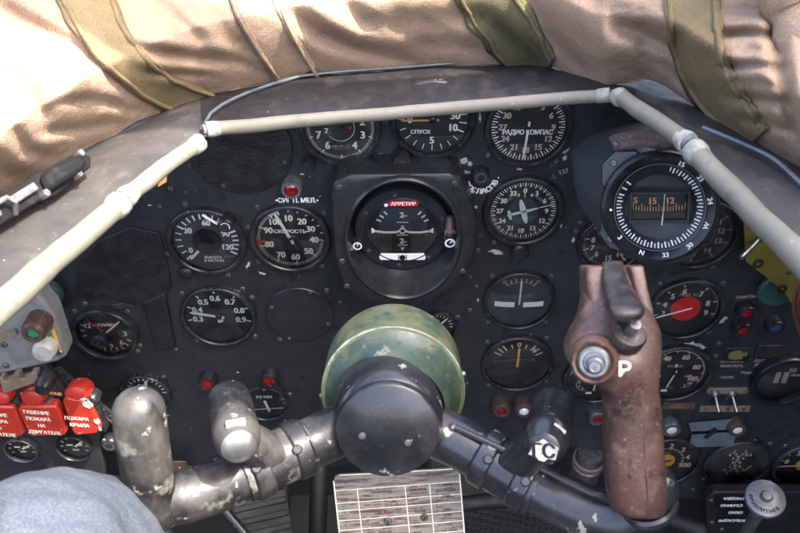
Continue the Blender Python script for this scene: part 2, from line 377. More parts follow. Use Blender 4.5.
# ------------------------------------------------------------------ instrument panel
def pan_poly(pts): return [pl(x, y) for x, y in pts]
panel = tag(bpy.data.objects.new('instrument_panel', None), 'dark blue-grey riveted instrument panel carrying all the round dials', 'instrument panel'); COL.objects.link(panel)
panel.rotation_euler = (PI/2, 0, 0)
mb = MB()
outl = pan_poly([(40, 352), (92, 392), (150, 442), (205, 490), (262, 492), (300, 470), (470, 452), (560, 446), (640, 452), (652, 497), (900, 505)])
outl += [(.62, .02), (.56, .14), (.36, .205), (-.36, .205), (-.56, .12), (-.60, -.02)]
mb.prism(outl, -.006, 0)
# bared primer chips, flat flakes lying on the paint
def flake(mb, px, py, w, h, rot=0, m=0, n=26, z=.0004, jag=.62):
    c = pl(px, py); d = depth(P(px, py))/800
    pts = []
    for k in range(n):
        a = 2*PI*k/n; r = 1-jag*random.random()
        x, y = w*d*r*math.cos(a), h*d*r*math.sin(a)*1.15
        cr, sr = math.cos(rad(rot)), math.sin(rad(rot))
        pts.append((c[0]+x*cr-y*sr, c[1]+x*sr+y*cr))
    mb.flat(pts, z, m=m)
for f in [(489, 112, 2.2, 9, 10), (487, 130, 2, 3), (488, 141, 2.5, 5, -20), (519, 169, 4, 1.5), (462, 161, 7, 4, 25), (448, 165, 14, 2.2, 8), (432, 167, 6, 1.4),
          (467, 172, 5, 2.2), (468, 183, 4, 2, -60), (472, 192, 2, 4, -60), (476, 207, 3, 1.6, -70), (470, 164, 4, 3), (379, 155, 4, 1.6, 30), (302, 174, 3, 1),
          (566, 151, 5, 2, 40), (497, 252, 10, 3, -8), (565, 158, 3, 3), (690, 345, 16, 5, -4), (700, 347, 8, 4), (723, 320, 3, 6, -30), (563, 205, 1.2, 6),
          (561, 225, 1, 4), (150, 205, 3, 1), (312, 213, 3, 1), (248, 265, 2.2, 5, -30), (262, 273, 5, 1.6, -25), (270, 399, 4, 2), (240, 435, 4, 3), (238, 372, 2, 1),
          (478, 300, 1.2, 3), (573, 240, 2, 5), (480, 118, 1.5, 6, 8), (447, 313, 2, 1), (165, 415, 5, 1.6, 0), (250, 418, 3, 2)]:
    flake(mb, *f[:4], rot=f[4] if len(f) > 4 else 0, m=1)
for k in range(110):
    flake(mb, random.uniform(60, 640), random.uniform(150, 440), random.uniform(.3, 1.1), random.uniform(.3, 1.0), random.uniform(0, 180), m=1, n=6)
# lettering painted on the panel
def ptext(t, px, py, hpx, rot=0, m=2, z=.0006, wx=1.0):
    c = pl(px, py); mb.text(t, c[0], c[1], hpx*depth(P(px, py))/800*1.2, z, rot, m=m, wx=wx)
ptext('•СИГ П. МЕЛ.•', 297, 200, 4.4, wx=.85)
cc = pl(481, 178); kk = depth(P(481, 178))/800
for i, ch in enumerate('СОГЛАСОВ.'):
    a = 205-10-i*21; r = 13.5*kk
    a = 244-i*19.5; r = 15*kk
    mb.text(ch, cc[0]+r*math.sin(rad(a)), cc[1]+r*math.cos(rad(a)), 5.6*kk, .0006, -(a-180), m=2)
for k in (0, 1): ptext(('АВТОМАТ', 'ВЫКЛЮЧ.')[k], 732, 361+k*4.5, 2.8, m=3)
for k in (0, 1): ptext(('ДЕТЕКТОР', 'ВКЛЮЧЕН')[k], 767, 360+k*4.5, 2.8, m=3)
ptext('•ПОЖ.', 727, 377, 2.8, m=3); ptext('Радио', 748, 372, 2.8, m=3); ptext('ВЫ-КЛ-Т', 766, 375, 2.6, m=3)
ptext('ЛАМПЫ-ПИТ', 752, 296, 3, rot=6, m=3)
ptext('127', 564, 171, 4, m=3, rot=20)
obj('panel_plate', mb, [M_['panel'], M_['chip'], M_['white'], M_['dim']], panel)
# screws scattered over the plate
for x, y in [(190, 165), (335, 183), (457, 184), (252, 297), (327, 290), (280, 339), (238, 292), (160, 206), (186, 192), (171, 188), (66, 320), (123, 300), (85, 303),
             (470, 310), (467, 383), (430, 300), (312, 232), (580, 222), (590, 340), (635, 292), (642, 288), (250, 430), (140, 345), (176, 349), (152, 377), (285, 421),
             (575, 330), (468, 440), (455, 400), (560, 420), (741, 357), (784, 360), (706, 357), (719, 343), (728, 398), (755, 440), (702, 445), (693, 489), (770, 484), (720, 295),
             (178, 232), (168, 282), (120, 250), (110, 214), (146, 232), (478, 250), (476, 286), (240, 405), (232, 447), (340, 302), (470, 277), (612, 160)]:
    c = pl(x, y); screw(panel, c[0], c[1], .0002, small=random.random() < .5)
# blanking covers
def cover(px, py, rpx, h=.003, n=48, wob=0, m='panel2'):
    c = pl(px, py); r = rpx*depth(P(px, py))/800; b = MB()
    b.lathe([(r, 0), (r, h*.7), (r-.0008, h), (0, h)], n, Matrix.Translation((c[0], c[1], 0)))
    return obj('blanking_plate', b, M_[m], panel)
cover(240, 147, 53, m='cover_black'); cover(300, 314, 34)
for a_ in (20, 110, 200, 290):
    for (x_, y_, r_) in ((300, 314, 30), (240, 147, 48)): c_ = pl(x_+r_*math.cos(rad(a_)), y_+r_*.82*math.sin(rad(a_))); screw(panel, c_[0], c_[1], .003, True)
b = MB(); b.prism(pan_poly([(80, 262), (98, 240), (132, 226), (160, 232), (168, 262), (172, 286), (160, 300), (128, 303), (104, 292), (88, 300), (78, 284)]), 0, .003)
obj('blanking_plate', b, M_['cover_black'], panel, bevel=.0008)
b = MB(); b.prism(pan_poly([(143, 299), (166, 289), (177, 346), (158, 350)]), 0, .006, inset=.08); obj('shadow_wedge', b, M_['dark'], panel, bevel=.001)  # dark plate stands in for a wedge of shadow on the panel
b = MB(); b.prism(pan_poly([(112, 303), (134, 301), (135, 306), (113, 308)]), 0, .003); obj('index_strip', b, M_['bezel'], panel, bevel=.0008)
# riveted edge rail along the lower left edge
b = MB()
q0, q1 = pl(60, 366), pl(205, 492)
dx, dy = q1[0]-q0[0], q1[1]-q0[1]; L = math.hypot(dx, dy); ux, uy = dx/L, dy/L
b.prism([q0, q1, (q1[0]+uy*.012, q1[1]-ux*.012), (q0[0]+uy*.012, q0[1]-ux*.012)], -.002, .004)
for k in range(22):
    t = L*(k+.5)/22
    b.lathe([(.0022, .004), (.0018, .0052), (0, .0056)], 8, Matrix.Translation((q0[0]+ux*t+uy*.004, q0[1]+uy*t-ux*.004, 0)))
b.tube([(q0[0]+ux*.004+uy*.011, q0[1]-ux*.011, .005), (q1[0]+uy*.011, q1[1]-ux*.011, .005)], .0016, 8)
obj('edge_rail', b, M_['railgrey'], panel)

# ------------------------------------------------------------------ dials
def interp(sc_, n):
    """minor tick angles: n divisions between each pair of labelled angles"""
    out = []
    for (a, b) in zip(sc_, sc_[1:]):
        for k in range(n): out.append((a+(b-a)*k/n, k))
    out.append((sc_[-1], 0)); return out
def needle_mb(a, r, w, tail=.2, z=.0036, tip=.35):
    mb = MB(); s, c = math.sin(rad(a)), math.cos(rad(a))
    def q(l, o): return (l*s+o*c, l*c-o*s)
    mb.prism([q(-r*tail, -w*.5), q(-r*tail, w*.5), q(r*.9, w*.5), q(r, w*tip*.5), q(r, -w*tip*.5), q(r*.9, -w*.5)], z, z+.0006)
    return mb
def dial(name, label, px, py, rpx, marks, needles=(), face='dial', mk='cream', h=0.0, screws=4, group='round dials on the instrument panel',
         bez='bezel', hub=.1, bw=.14, glass='glass', rise=.008, sa=45, hubm='bezel', extra=None):
    t = onpanel(name, label, 'gauge', px, py, h+rise, group); t.location.y += rise
    R = 1.045*rpx*depth(P(px, py, h+rise))/800; ri = R*(1-bw)
    b = MB(); b.lathe([(R, 0), (R, rise*.65), (R*.985, rise*.9), (R*.96, rise), (ri*1.03, rise), (ri, rise*.85), (ri, .0012)], 64); obj('bezel', b, M_[bez], t)
    b = MB(); b.lathe([(ri*1.004, .0012), (0, .0012)], 64); obj('dial_face', b, M_[face], t)
    b = MB(); marks(b, ri, .0018); obj('markings', b, [M_[mk], M_['redmark'], M_['white'], M_['dim'], M_['orange'], M_['dial'], M_['bezel'], M_['brightbar']], t)
    for (a, r, w, m) in needles:
        obj('needle', needle_mb(a, r*ri, w*ri), M_[m], t)
    if hub:
        b = MB(); b.lathe([(ri*hub, .0024), (ri*hub, .0046), (ri*hub*.8, .0052), (0, .0053)], 24); obj('needle_hub', b, M_[hubm], t)
    if extra: extra(t, ri, R)
    b = MB(); b.lathe([(ri*1.002, rise*.72), (ri*.75, rise*.92), (ri*.4, rise*1.12), (0, rise*1.2)], 48); obj('glass', b, M_[glass], t)
    for k in range(screws):
        a = rad(sa+k*360/screws); screw(t, R*1.13*math.cos(a), R*1.13*math.sin(a), .0002)
    return t, R, ri

def numbers(b, ri, z, labs, rr, size, m=0, wx=.9):
    for a, s in labs:
        b.text(s, rr*ri*math.sin(rad(a)), rr*ri*math.cos(rad(a)), size*ri*1.03, z, m=m, wx=wx)

def m_alt(b, r, z):
    for k in range(100):
        a = k*3.6; b.tick(a, r*(.84 if k % 10 == 0 else .88 if k % 2 else .87), r*.96, r*(.035 if k % 10 == 0 else .016), z)
    numbers(b, r, z, [(k*36, str(k)) for k in (0, 1, 2, 3, 4, 6, 7, 8, 9)], .66, .22)
    b.arc(r*.40, r*.014, 60, 262, z); b.text('7', -.40*r, -.08*r, .16*r, z); b.text('н', .27*r, .02*r, .10*r, z, m=1)
    b.text('мм рт. ст.', 0, -.56*r, .08*r, z, m=3); b.arc(r*.66, r*.012, 158, 206, z, m=3)
    b.tick(240, r*.30, r*.36, r*.06, z)
dial('altimeter', 'black altimeter dial numbered 3 to 7, leftmost under the top tube', 340, 131, 39.5, m_alt, [(20, .5, .05, 'bezel'), (242, .82, .05, 'bezel')], screws=0, glass='glass_dusty')

def m_vsi(b, r, z):
    for a in (270, 250, 232, 214, 197, 180, 163, 147, 131): b.tick(a, r*.76, r*.93, r*.025, z)
    for a in (114, 97, 80): b.tick(a, r*.72, r*.93, r*.035, z)
    for a in (290, 308, 326, 343, 0, 17, 33, 50, 65): b.tick(a, r*.78, r*.93, r*.025, z)
    numbers(b, r, z, [(270, '0'), (181, '5'), (113, '10'), (80, '30'), (0, '5')], .62, .20, 2)
    b.text('СПУСК', -.32*r, -.37*r, .11*r, z, 0, m=2); b.text('м/сек', .02*r, .25*r, .11*r, z, m=2)
    b.text('ПОДЪЕМ', -.3*r, .45*r, .1*r, z, m=2)
dial('climb_gauge', 'black climb dial with orange needle pointing left to 0, under the top tube', 433, 122, 41.5, m_vsi, [(269, .86, .055, 'orange')], screws=0, mk='white')

def m_rk(b, r, z):
    for k in range(72):
        a = k*5; b.tick(a, r*(.80 if k % 2 == 0 else .86), r*.96, r*(.034 if k % 2 == 0 else .02), z, m=2)
    numbers(b, r, z, [(k*10, str(k)) for k in range(3, 34, 3)]+[(0, '0')], .66, .165, 0)
    b.text('РАДИО КОМПАС', 0, -.14*r, .135*r, z, m=2, wx=.82)
dial('radio_compass_dial', 'large black dial lettered РАДИО КОМПАС with white needle down, below tube end', 529, 130, 42.5, m_rk, [(184, .9, .055, 'white')], mk='pink', face='dial', hub=.05, sa=-50, screws=4, bw=.13)

def m_hgt(b, r, z):
    sc_ = [226, 303, 365, 428, 480]
    for a, k in interp(sc_, 5): b.tick(a, r*.74, r*(.92 if k else .95), r*(.045 if k else .06), z, m=2)
    numbers(b, r, z, [(a, s) for a, s in zip((238, 305, 5, 66, 110), ('0', '30', '60', '90', '120'))], .62, .18, 2)
    b.text('ВЫСОТА', .1*r, -.58*r, .082*r, z, m=2); b.text('В МЕТРАХ', .12*r, -.70*r, .082*r, z, m=2); b.text('РВУМ', .58*r, -.55*r, .07*r, z, m=3)
def x_hgt(t, ri, R):
    b = MB(); b.lathe([(ri*.42, .0019), (ri*.41, .0048), (0, .0049)], 40); obj('centre_mask', b, M_['void'], t)
    b = MB(); M = Matrix.Translation((R*.60, R*.66, .007)); b.lathe([(.0085, -.006), (.0085, .010), (.007, .0118), (0, .012)], 28, M); b.arc(.0048, .0008, -60, 120, .0122, M=M, m=1); obj('setting_knob', b, [M_['bezel'], M_['white']], t)
    b = MB(); b.box(0, .019, -.0011, .0011, .012, .0135, Matrix.Translation((R*.06, R*.92, 0)) @ Matrix.Rotation(rad(-38), 4, 'Z')); obj('pointer_arm', b, M_['white'], t)
    b = MB(); M = Matrix.Translation((-R*.62, -R*.88, .002)); b.lathe([(.0075, -.002), (.0075, .009), (.0055, .0105), (0, .011)], 24, M); obj('adjusting_post', b, M_['bezel'], t)
dial('height_gauge', 'black height dial with round dark centre lettered ВЫСОТА В МЕТРАХ', 206, 244, 38.5, m_hgt, [(222, .84, .08, 'white')], mk='white', hub=0, face='dial_dark_grey', extra=x_hgt, sa=20)

def m_spd(b, r, z):
    sc_ = [0, 33, 63, 95, 133, 172, 209, 251, 293, 325]
    for a, k in interp(sc_[3:]+[341], 10): b.tick(a, r*(.80 if k == 0 else .86), r*.95, r*(.035 if k == 0 else .016), z)
    for a, k in interp(sc_[:4], 2): b.tick(a, r*.86, r*.95, r*.03, z)
    numbers(b, r, z, list(zip(sc_, ('10', '20', '30', '40', '50', '60', '70', '80', '90', '100'))), .66, .19)
    b.text('СКОРОСТЬ', 0, .22*r, .115*r, z); b.text('км/ч', 0, .05*r, .08*r, z, m=3)
    b.tick(262, r*.72, r*.98, r*.09, z+.0002, m=1); b.arc(r*.97, r*.015, 225, 275, z, m=4)
dial('airspeed_gauge', 'black speed dial numbered 10 to 100 lettered СКОРОСТЬ with long white needle', 290, 241, 39, m_spd, [(336, .92, .085, 'cream'), (150, .45, .03, 'steel')], hub=.05, sa=40, bw=.13)

def m_mach(b, r, z):
    labs = list(zip((259, 290, 322, 357, 37, 72, 103), ('0.3', '0.4', '0.5', '0.6', '0.7', '0.8', '0.9')))
    for a, _ in labs: b.tick(a, r*.84, r*.97, r*.05, z)
    numbers(b, r, z, labs, .66, .19); b.text('М', .02*r, -.2*r, .13*r, z, m=2)
dial('mach_gauge', 'black dial numbered 0.3 to 0.9 with thick cream needle pointing left', 218, 319, 36.5, m_mach, [(281, .86, .085, 'cream')], mk='greenish', sa=50, bw=.12)

def m_gyro(b, r, z):
    for k in range(72): b.tick(k*5, r*(.80 if k % 2 == 0 else .84), r*.93, r*(.035 if k % 2 == 0 else .016), z)
    numbers(b, r, z, [(k*10, str(k)) for k in range(0, 36, 3)], .67, .15)
    b.text('З', -.18*r, .52*r, .09*r, z); b.text('б', .2*r, .52*r, .09*r, z); b.tick(0, r*.45, r*.62, r*.02, z)
    b.text('ЗПО', -.45*r, .38*r, .085*r, z, 40, m=3); b.text('КУРС', .45*r, .38*r, .085*r, z, -40, m=3)
def x_gyro(t, ri, R):
    b = MB(); b.lathe([(ri*.44, .0019), (ri*.43, .0024), (0, .0024)], 40); obj('centre_disc', b, M_['dial_grey'], t)
    b = MB(); M = Matrix.Rotation(rad(-74), 4, 'Z')
    def el(cx, cy, rx, ry): b.prism([(cx+rx*math.cos(2*PI*k/20), cy+ry*math.sin(2*PI*k/20)) for k in range(20)], .003, .0036, M)
    el(0, 0, ri*.42, ri*.085); el(0, -ri*.02, ri*.045, ri*.46); el(0, -ri*.40, ri*.17, ri*.05)
    obj('aeroplane_pointer', b, M_['greenish'], t)
    b = MB(); b.tick(74, ri*.47, ri*.90, ri*.03, .003); obj('needle', b, M_['white'], t)
    b = MB(); b.lathe([(.010, -.004), (.010, .006), (.008, .0085), (0, .009)], 24, Matrix.Translation((0, -R*1.12, .004))); obj('setting_knob', b, M_['bezel'], t)
dial('gyro_compass_dial', 'black compass dial with pale aeroplane pointer in its centre', 524, 214, 39.5, m_gyro, [], hub=0, extra=x_gyro, sa=55, bw=.15, screws=2)

def m_turn(b, r, z):
    for k in range(-3, 4): b.tick(k*12, r*(.66 if k else .60), r*.80, r*.035, z, m=4 if k else 0)
    b.arc(r*.66, r*.02, -36, 36, z, m=3); b.text('Л', -.52*r, .68*r, .12*r, z, m=3); b.text('П', .52*r, .68*r, .12*r, z, m=3)
    for s in (-1, 1):
        q = [(s*r*(.13+.62*k/6), -.10*r+.05*r*(k/6)**2-.15*r*j) for j in (0, 1) for k in (range(7) if j == 0 else range(6, -1, -1))]
        q = [(x, y-(.04*r if i >= 7 else 0)) for i, (x, y) in enumerate(q)]
        b.flat(q, z, m=7)
dial('turn_gauge', 'blue-grey turn and slip dial with two white bars', 520, 303, 35, m_turn, [(0, .78, .055, 'white'), (0, .80, .02, 'orange')], face='dial_grey', mk='pink', sa=45, bw=.10, hub=0)

def m_amp(b, r, z):
    for k in (-60, -48, -36, -18, 18, 36, 48, 60): b.tick(k, r*.60, r*(.84 if abs(k) > 30 else .76), r*.045, z)
    b.text('0', 0, .72*r, .17*r, z); b.line((-.72*r, .05*r), (-.45*r, .05*r), .03*r, z, m=3); b.text('•', .45*r, .12*r, .2*r, z, m=3); b.text('II', .47*r, .5*r, .14*r, z)
def x_amp(t, ri, R):
    b = MB(); q = [(ri*.98*math.cos(rad(a)), ri*.98*math.sin(rad(a))) for a in range(180, 361, 10)]
    q += [(ri*.98-ri*1.96*k/12, ri*(-.02-.20*math.sin(PI*k/12)*-1)*1.0) for k in range(1, 12)]
    b.prism(q, .0022, .0034); obj('lower_mask', b, M_['bezel'], t, bevel=.0006)
dial('trim_gauge', 'black half-masked dial with orange needle straight up above the two small lamps', 518, 366, 35, m_amp, [(0, .66, .07, 'orange')], mk='pink', extra=x_amp, hub=0, sa=50, bw=.1)

def m_clk(b, r, z):
    labs = [(-105+25*k, s) for k, s in enumerate(('6', '7', '8', '9', '10', '11', '12', '13', '14'))]
    numbers(b, r, z, [(222, '6'), (252, '7'), (281, '8'), (315, '9'), (178, '15'), (140, '14'), (20, '11')], .62, .20)
    for k in range(60): b.tick(k*6, r*.86, r*.93, r*.016, z)
    for a in (222, 252, 281, 315, 178, 140): b.tick(a, r*.76, r*.95, r*.05, z)
dial('oil_gauge', 'black dial numbered 6 7 8 half hidden behind the compass and brown grip', 612, 246, 33, m_clk, [(60, .6, .05, 'bezel')], mk='pink', screws=3, sa=160)

def m_rpm(b, r, z):
    numbers(b, r, z, [(78, '12'), (108, '13'), (143, '14'), (182, '15'), (215, '16'), (48, '11')], .64, .17, 3)
    for k in range(80): b.tick(k*4.5, r*.87, r*.93, r*.012, z, m=3)
    for a in (78, 108, 143, 182, 215, 48): b.tick(a, r*.76, r*.94, r*.03, z, m=3)
    b.arc(r*.44, r*.012, 60, 250, z, m=3)
dial('revolution_gauge', 'dark dial numbered 12 to 15 behind the lower right of the compass', 700, 238, 40, m_rpm, [(-40, .7, .04, 'bezel')], screws=3, sa=-60)

def m_red(b, r, z):
    labs = list(zip((254, 283, 315, 347, 33, 72, 103), '3456789'))
    numbers(b, r, z, labs, .66, .19)
    for a, _ in labs: b.tick(a, r*.82, r*.94, r*.04, z)
    b.arc(r*.94, r*.016, 10, 110, z, m=3); b.text('ПОД ТС', 0, .52*r, .10*r, z, m=3)
def x_red(t, ri, R):
    b = MB(); b.lathe([(ri*.45, .0019), (ri*.44, .0027), (0, .0028)], 48); obj('centre_disc', b, M_['red'], t)
dial('temperature_gauge', 'dial with a large red disc in its centre, numbered 3 to 9', 687, 312, 37, m_red, [(250, .90, .05, 'white')], mk='pink', extra=x_red, hub=0, bw=.13)

def m_multi(b, r, z):
    numbers(b, r, z, [(282, '20'), (330, '40'), (20, '60'), (70, '80'), (112, '100')], .66, .17)
    b.arc(r*.88, r*.025, 275, 480, z)
    for a, k in interp([282, 330, 380, 430, 472], 2): b.tick(a, r*.80, r*.9, r*.03, z)
    b.text('МОТОР', -.02*r, .26*r, .09*r, z, m=3); b.tick(0, r*.22, r*.34, r*.07, z, m=2)
    for s in (-1, 1):
        x, y = s*r*.36, -r*.34
        b.arc(r*.28, r*.02, s*20, s*190, z, x=x, y=y)
        for k, tx in enumerate(('10', '8', '5', '0') if s < 0 else ('150', '100', '50', '0')):
            a = s*(20+k*50); b.text(tx, x+s*.02*r+r*.18*math.sin(rad(a)), y+r*.2*math.cos(rad(a)), .095*r, z)
    b.flat([(-.28*r, -.80*r), (-.08*r, -.80*r), (-.08*r, -.70*r), (-.28*r, -.70*r)], z, m=2); b.text('°С', 0, -.62*r, .1*r, z, m=3)
dial('engine_gauge', 'triple-scale dial numbered 20 to 100 right of the brown grip', 676, 376, 36, m_multi, [(195, .62, .04, 'cream'), (60, .55, .03, 'bezel')], mk='pink', screws=3, sa=30, bw=.12, hub=.05)
dial('engine_gauge', 'triple-scale dial mostly hidden behind the brown grip, left twin', 598, 380, 33, m_multi, [(185, .6, .05, 'cream')], mk='pink', screws=3, sa=100, bw=.12, hub=.05)

def m_ylw(b, r, z):
    numbers(b, r, z, [(310, '1'), (5, '2'), (42, '3'), (76, '4'), (108, '500')], .70, .2)
    b.arc(r*.56, r*.02, 300, 470, z)
    for a, k in interp([310, 365, 402, 436, 470], 2): b.tick(a, r*.50, r*.58, r*.03, z)
    b.text('°С', 0, .36*r, .1*r, z, m=3)
def x_ylw(t, ri, R):
    b = MB(); b.lathe([(ri*.30, .0019), (ri*.29, .0027), (0, .0028)], 40); obj('centre_disc', b, M_['yellow'], t)
dial('exhaust_gauge', 'dial with yellow disc and number 500, right of the base of the brown grip', 667, 464, 33.5, m_ylw, [(250, .8, .05, 'bezel')], mk='pink', extra=x_ylw, hub=0, bw=.12)
dial('exhaust_gauge', 'dial with yellow disc cut by the right edge of the photo', 806, 468, 31.5, lambda b, r, z: (numbers(b, r, z, [(284, '0'), (330, '2'), (25, '4')], .66, .2), [b.tick(a, r*.78, r*.94, r*.035, z) for a in (262, 284, 307, 330, 352, 15)]), [(268, .86, .05, 'pink')], mk='pink', extra=x_ylw, hub=0, bw=.12)

def m_twin(b, r, z):
    for s in (-1, 1):
        x = s*r*.55; R2 = r*.58
        b.arc(R2, r*.025, -s*35, -s*145, z, x=x)
        for k in range(9):
            a = -s*(35+110*k/8); b.tick(a, R2, R2+r*(.12 if k % 2 == 0 else .07), r*.03, z, x=x)
        for k in range(5):
            a = -s*(35+110*k/4); b.text(('0', '1', '2', '3', '4')[4-k] if s < 0 else ('4.5', '4', '3', '2', '1')[k], x+(R2-r*.14)*math.sin(rad(a)), (R2-r*.14)*math.cos(rad(a)), .12*r, z)
    b.line((.35*r, -.42*r), (.52*r, -.16*r), .05*r, z, m=4); b.text('кг', .35*r, -.62*r, .08*r, z, m=3)
dial('twin_pressure_gauge', 'dark dial with two crossing curved scales above the silver pull knob', 738, 466, 32, m_twin, [], mk='pink', hub=.04, bw=.07, glass='glass_dusty')
def m_dark(b, r, z):
    for x in (-.28, .02): b.flat([(x*r, -.3*r), ((x+.2)*r, -.3*r), ((x+.2)*r, .25*r), (x*r, .25*r)], z, m=3)
    b.text('50', .3*r, .35*r, .2*r, z, m=3); b.line((.3*r, .1*r), (.65*r, .1*r), .1*r, z, m=3)
M_['bluerim'] = mat('blue_black_rim', (.008, .010, .017), .35, rvar=.1)
dial('window_gauge', 'dark recessed counter dial with bluish rim at right edge', 786, 384, 31, m_dark, [], bez='bluerim', screws=0, hub=0, bw=.16, rise=.014)

def m_fuel(b, r, z):
    sc_ = [292, 340, 30, 75, 118, 150, 180, 205]
    for a in (230, 258, 275, 292, 118, 134, 150, 165, 180, 195): b.tick(a, r*.74, r*.92, r*.05, z)
    numbers(b, r, z, [(296, '12'), (97, '3'), (138, '6'), (176, '9')], .66, .2)
    b.text('ТОПЛИВО', -.05*r, .32*r, .11*r, z); b.tick(0, r*.76, r*.86, r*.05, z, m=3); b.tick(148, r*.8, r*.95, r*.06, z, m=1)
def x_fuel(t, ri, R):
    b = MB(); b.lathe([(.0095, .003), (.0095, .014), (.0085, .0165), (.0055, .0165), (.0052, .012), (0, .012)], 30, Matrix.Translation((-ri*.18, -ri*.16, 0))); obj('centre_knob', b, M_['bezel'], t)
    obj('needle', needle_mb(318, ri*.75, ri*.05), M_['redmark'], t)
dial('fuel_gauge', 'black dial with two reddish needles and a central knob, far left of the panel', 104, 337, 31.5, m_fuel, [(48, .80, .06, 'pink')], mk='pink', extra=x_fuel, hub=0, bw=.14, rise=.011)

def m_v(b, r, z):
    for a in range(-90, 91, 15): b.tick(a, r*.72, r*.9, r*.06, z)
    b.text('СС', -.1*r, .4*r, .2*r, z)
dial('small_gauge', 'small dial with green marks half hidden behind the left horn', 145, 396, 24.5, m_v, [(10, .8, .12, 'greenish')], mk='greenish', screws=2, bw=.12)
def m_cross(b, r, z):
    b.line((-.8*r, -.55*r), (.8*r, -.42*r), .05*r, z); b.text('ИЗ ТОП', -.05*r, .3*r, .14*r, z); b.text('о', 0, .78*r, .14*r, z, m=4)
    for a in (60, 78, 96): b.tick(a, r*.82, r*.92, r*.05, z)
dial('outflow_gauge', 'small black dial with crossed cream pointer behind the left thumb switch', 265, 405, 22.5, m_cross, [(166, .62, .12, 'cream')], mk='greenish', screws=2, hub=0, bw=.1, sa=20)
dial('small_gauge', 'small dial mostly hidden behind the top of the green barrel', 437, 330, 20, m_v, [(40, .8, .1, 'white')], mk='white', screws=2, sa=30)

# ------------------------------------------------------------------ attitude indicator and its surround
def at_angle(poly, c, a):
    """distance from c to the polygon's edge in direction a"""
    d = (math.cos(a), math.sin(a)); best = None
    n = len(poly)
    for i in range(n):
        p, q = poly[i], poly[(i+1) % n]
        ex, ey = q[0]-p[0], q[1]-p[1]; den = d[0]*ey-d[1]*ex
        if abs(den) < 1e-12: continue
        t = ((p[0]-c[0])*ey-(p[1]-c[1])*ex)/den; u = ((p[0]-c[0])*d[1]-(p[1]-c[1])*d[0])/den
        if t > 0 and -1e-6 <= u <= 1+1e-6: best = t if best is None else max(best, t)
    return best
HS = .042
t = onpanel('dial_surround', 'raised six-sided black frame with a deep round well', 'frame', 402, 236, 0)
c0 = pl(402, 236)
poly = [pl(x, y, HS, c0) for x, y in [(332, 192), (336, 183), (350, 176), (450, 175), (461, 181), (470, 205), (476, 228), (476, 240), (470, 268), (460, 286), (440, 300), (414, 308), (385, 309), (360, 302), (344, 288), (336, 262)]]
k8 = depth(P(402, 241, HS))/800
hole_c = pl(403, 241, HS, c0); hx, hy = 57*k8, 71*k8
ac = pl(402.5, 225.5, .012, c0); ar = 49.5*depth(P(402, 225, .012))/800
n = 96; vs = []; fs = []
for k in range(n):
    a = 2*PI*k/n; ca, sa = math.cos(a), math.sin(a)
    ro = at_angle(poly, hole_c, a); re = min(1/math.hypot(ca/hx, sa/hy), ro*.95)
    pr_ = [(hole_c[0]+ro*f*ca, hole_c[1]+ro*f*sa, z) for f, z in ((1.03, 0), (1.015, HS-.006), (1.0, HS-.003), (.985, HS-.002))]
    pr_ += [(hole_c[0]+re*f*ca, hole_c[1]+re*f*sa, HS+z) for f, z in ((1.045, -.002), (1.03, .0015), (1.0, .003), (.975, .001), (.96, -.003))]
    w0 = (hole_c[0]+re*.96*ca, hole_c[1]+re*.96*sa); w1 = (ac[0]+ar*ca, ac[1]+ar*sa)
    for q_ in (.25, .5, .75, 1.0):
        e_ = q_**1.5; pr_.append((w0[0]+(w1[0]-w0[0])*e_, w0[1]+(w1[1]-w0[1])*e_, HS-.003-(HS-.006)*q_))
    L = len(pr_); vs += pr_
for k in range(n):
    j = (k+1) % n
    for i in range(L-1): fs.append((k*L+i, j*L+i, j*L+i+1, k*L+i+1))
mb = MB(); mb.add(vs, fs); obj('surround_frame', mb, M_['satin'], t, angle=50)
for x, y in [(339, 188), (455, 184), (347, 287), (463, 272), (342, 262)]:
    p = pl(x, y, HS, c0); screw(t, p[0], p[1], HS-.0022)

t = onpanel('attitude_indicator', 'attitude indicator dial with red АРРЕТИР flag and white horizon bar', 'gauge', 402.5, 225.5, .003, 'round dials on the instrument panel')
R = 48*depth(P(402, 225, .003))/800; ri = R*.74
b = MB(); b.lathe([(R, -.002), (R, .008), (R*.97, .0105), (ri*1.07, .0105), (ri*1.03, .012), (ri, .012), (ri, .0)], 72); obj('bezel', b, M_['panel2'], t)
b = MB(); b.lathe([(ri*1.004, .0), (0, .0)], 64); UP = []; UP.append(obj('dial_face', b, M_['dial'], t))
b = MB()  # the ball shows as a barrel-shaped window
def arcpts(w, y0, y1, bulge, k=10):
    l = [(-w-bulge*math.sin(PI*i/k), y0+(y1-y0)*i/k) for i in range(k+1)]; r_ = [(w+bulge*math.sin(PI*i/k), y1+(y0-y1)*i/k) for i in range(k+1)]; return l+r_
b.prism(arcpts(ri*.60, -ri*.62, ri*.72, ri*.08), .0004, .0020, m=0); b.prism(arcpts(ri*.60, -ri*.62, -ri*.02, ri*.05), .0022, .0026, m=1)
o_ = obj('horizon_ball', b, [M_['dial_grey'], M_['void']], t); UP.append(o_)
b = MB(); z = .0032
b.text('2-', .02*ri, .50*ri, .17*ri, z); b.text('2-', .02*ri, -.36*ri, .17*ri, z)
for y, w in ((.26, .16), (.13, .05), (-.16, .16), (-.50, .14)): b.line((-w*ri, y*ri), (w*ri, y*ri), .025*ri, z)
for s in (-1, 1):
    for a in (40, 52, 64): b.tick(s*a, ri*.66, ri*.80, ri*.05, z, m=0)
b.flat([(-.06*ri, -.58*ri), (.0, -.70*ri), (.06*ri, -.58*ri)], z)
b.line((-.12*ri, -.54*ri), (.12*ri, -.54*ri), .05*ri, z, m=3)
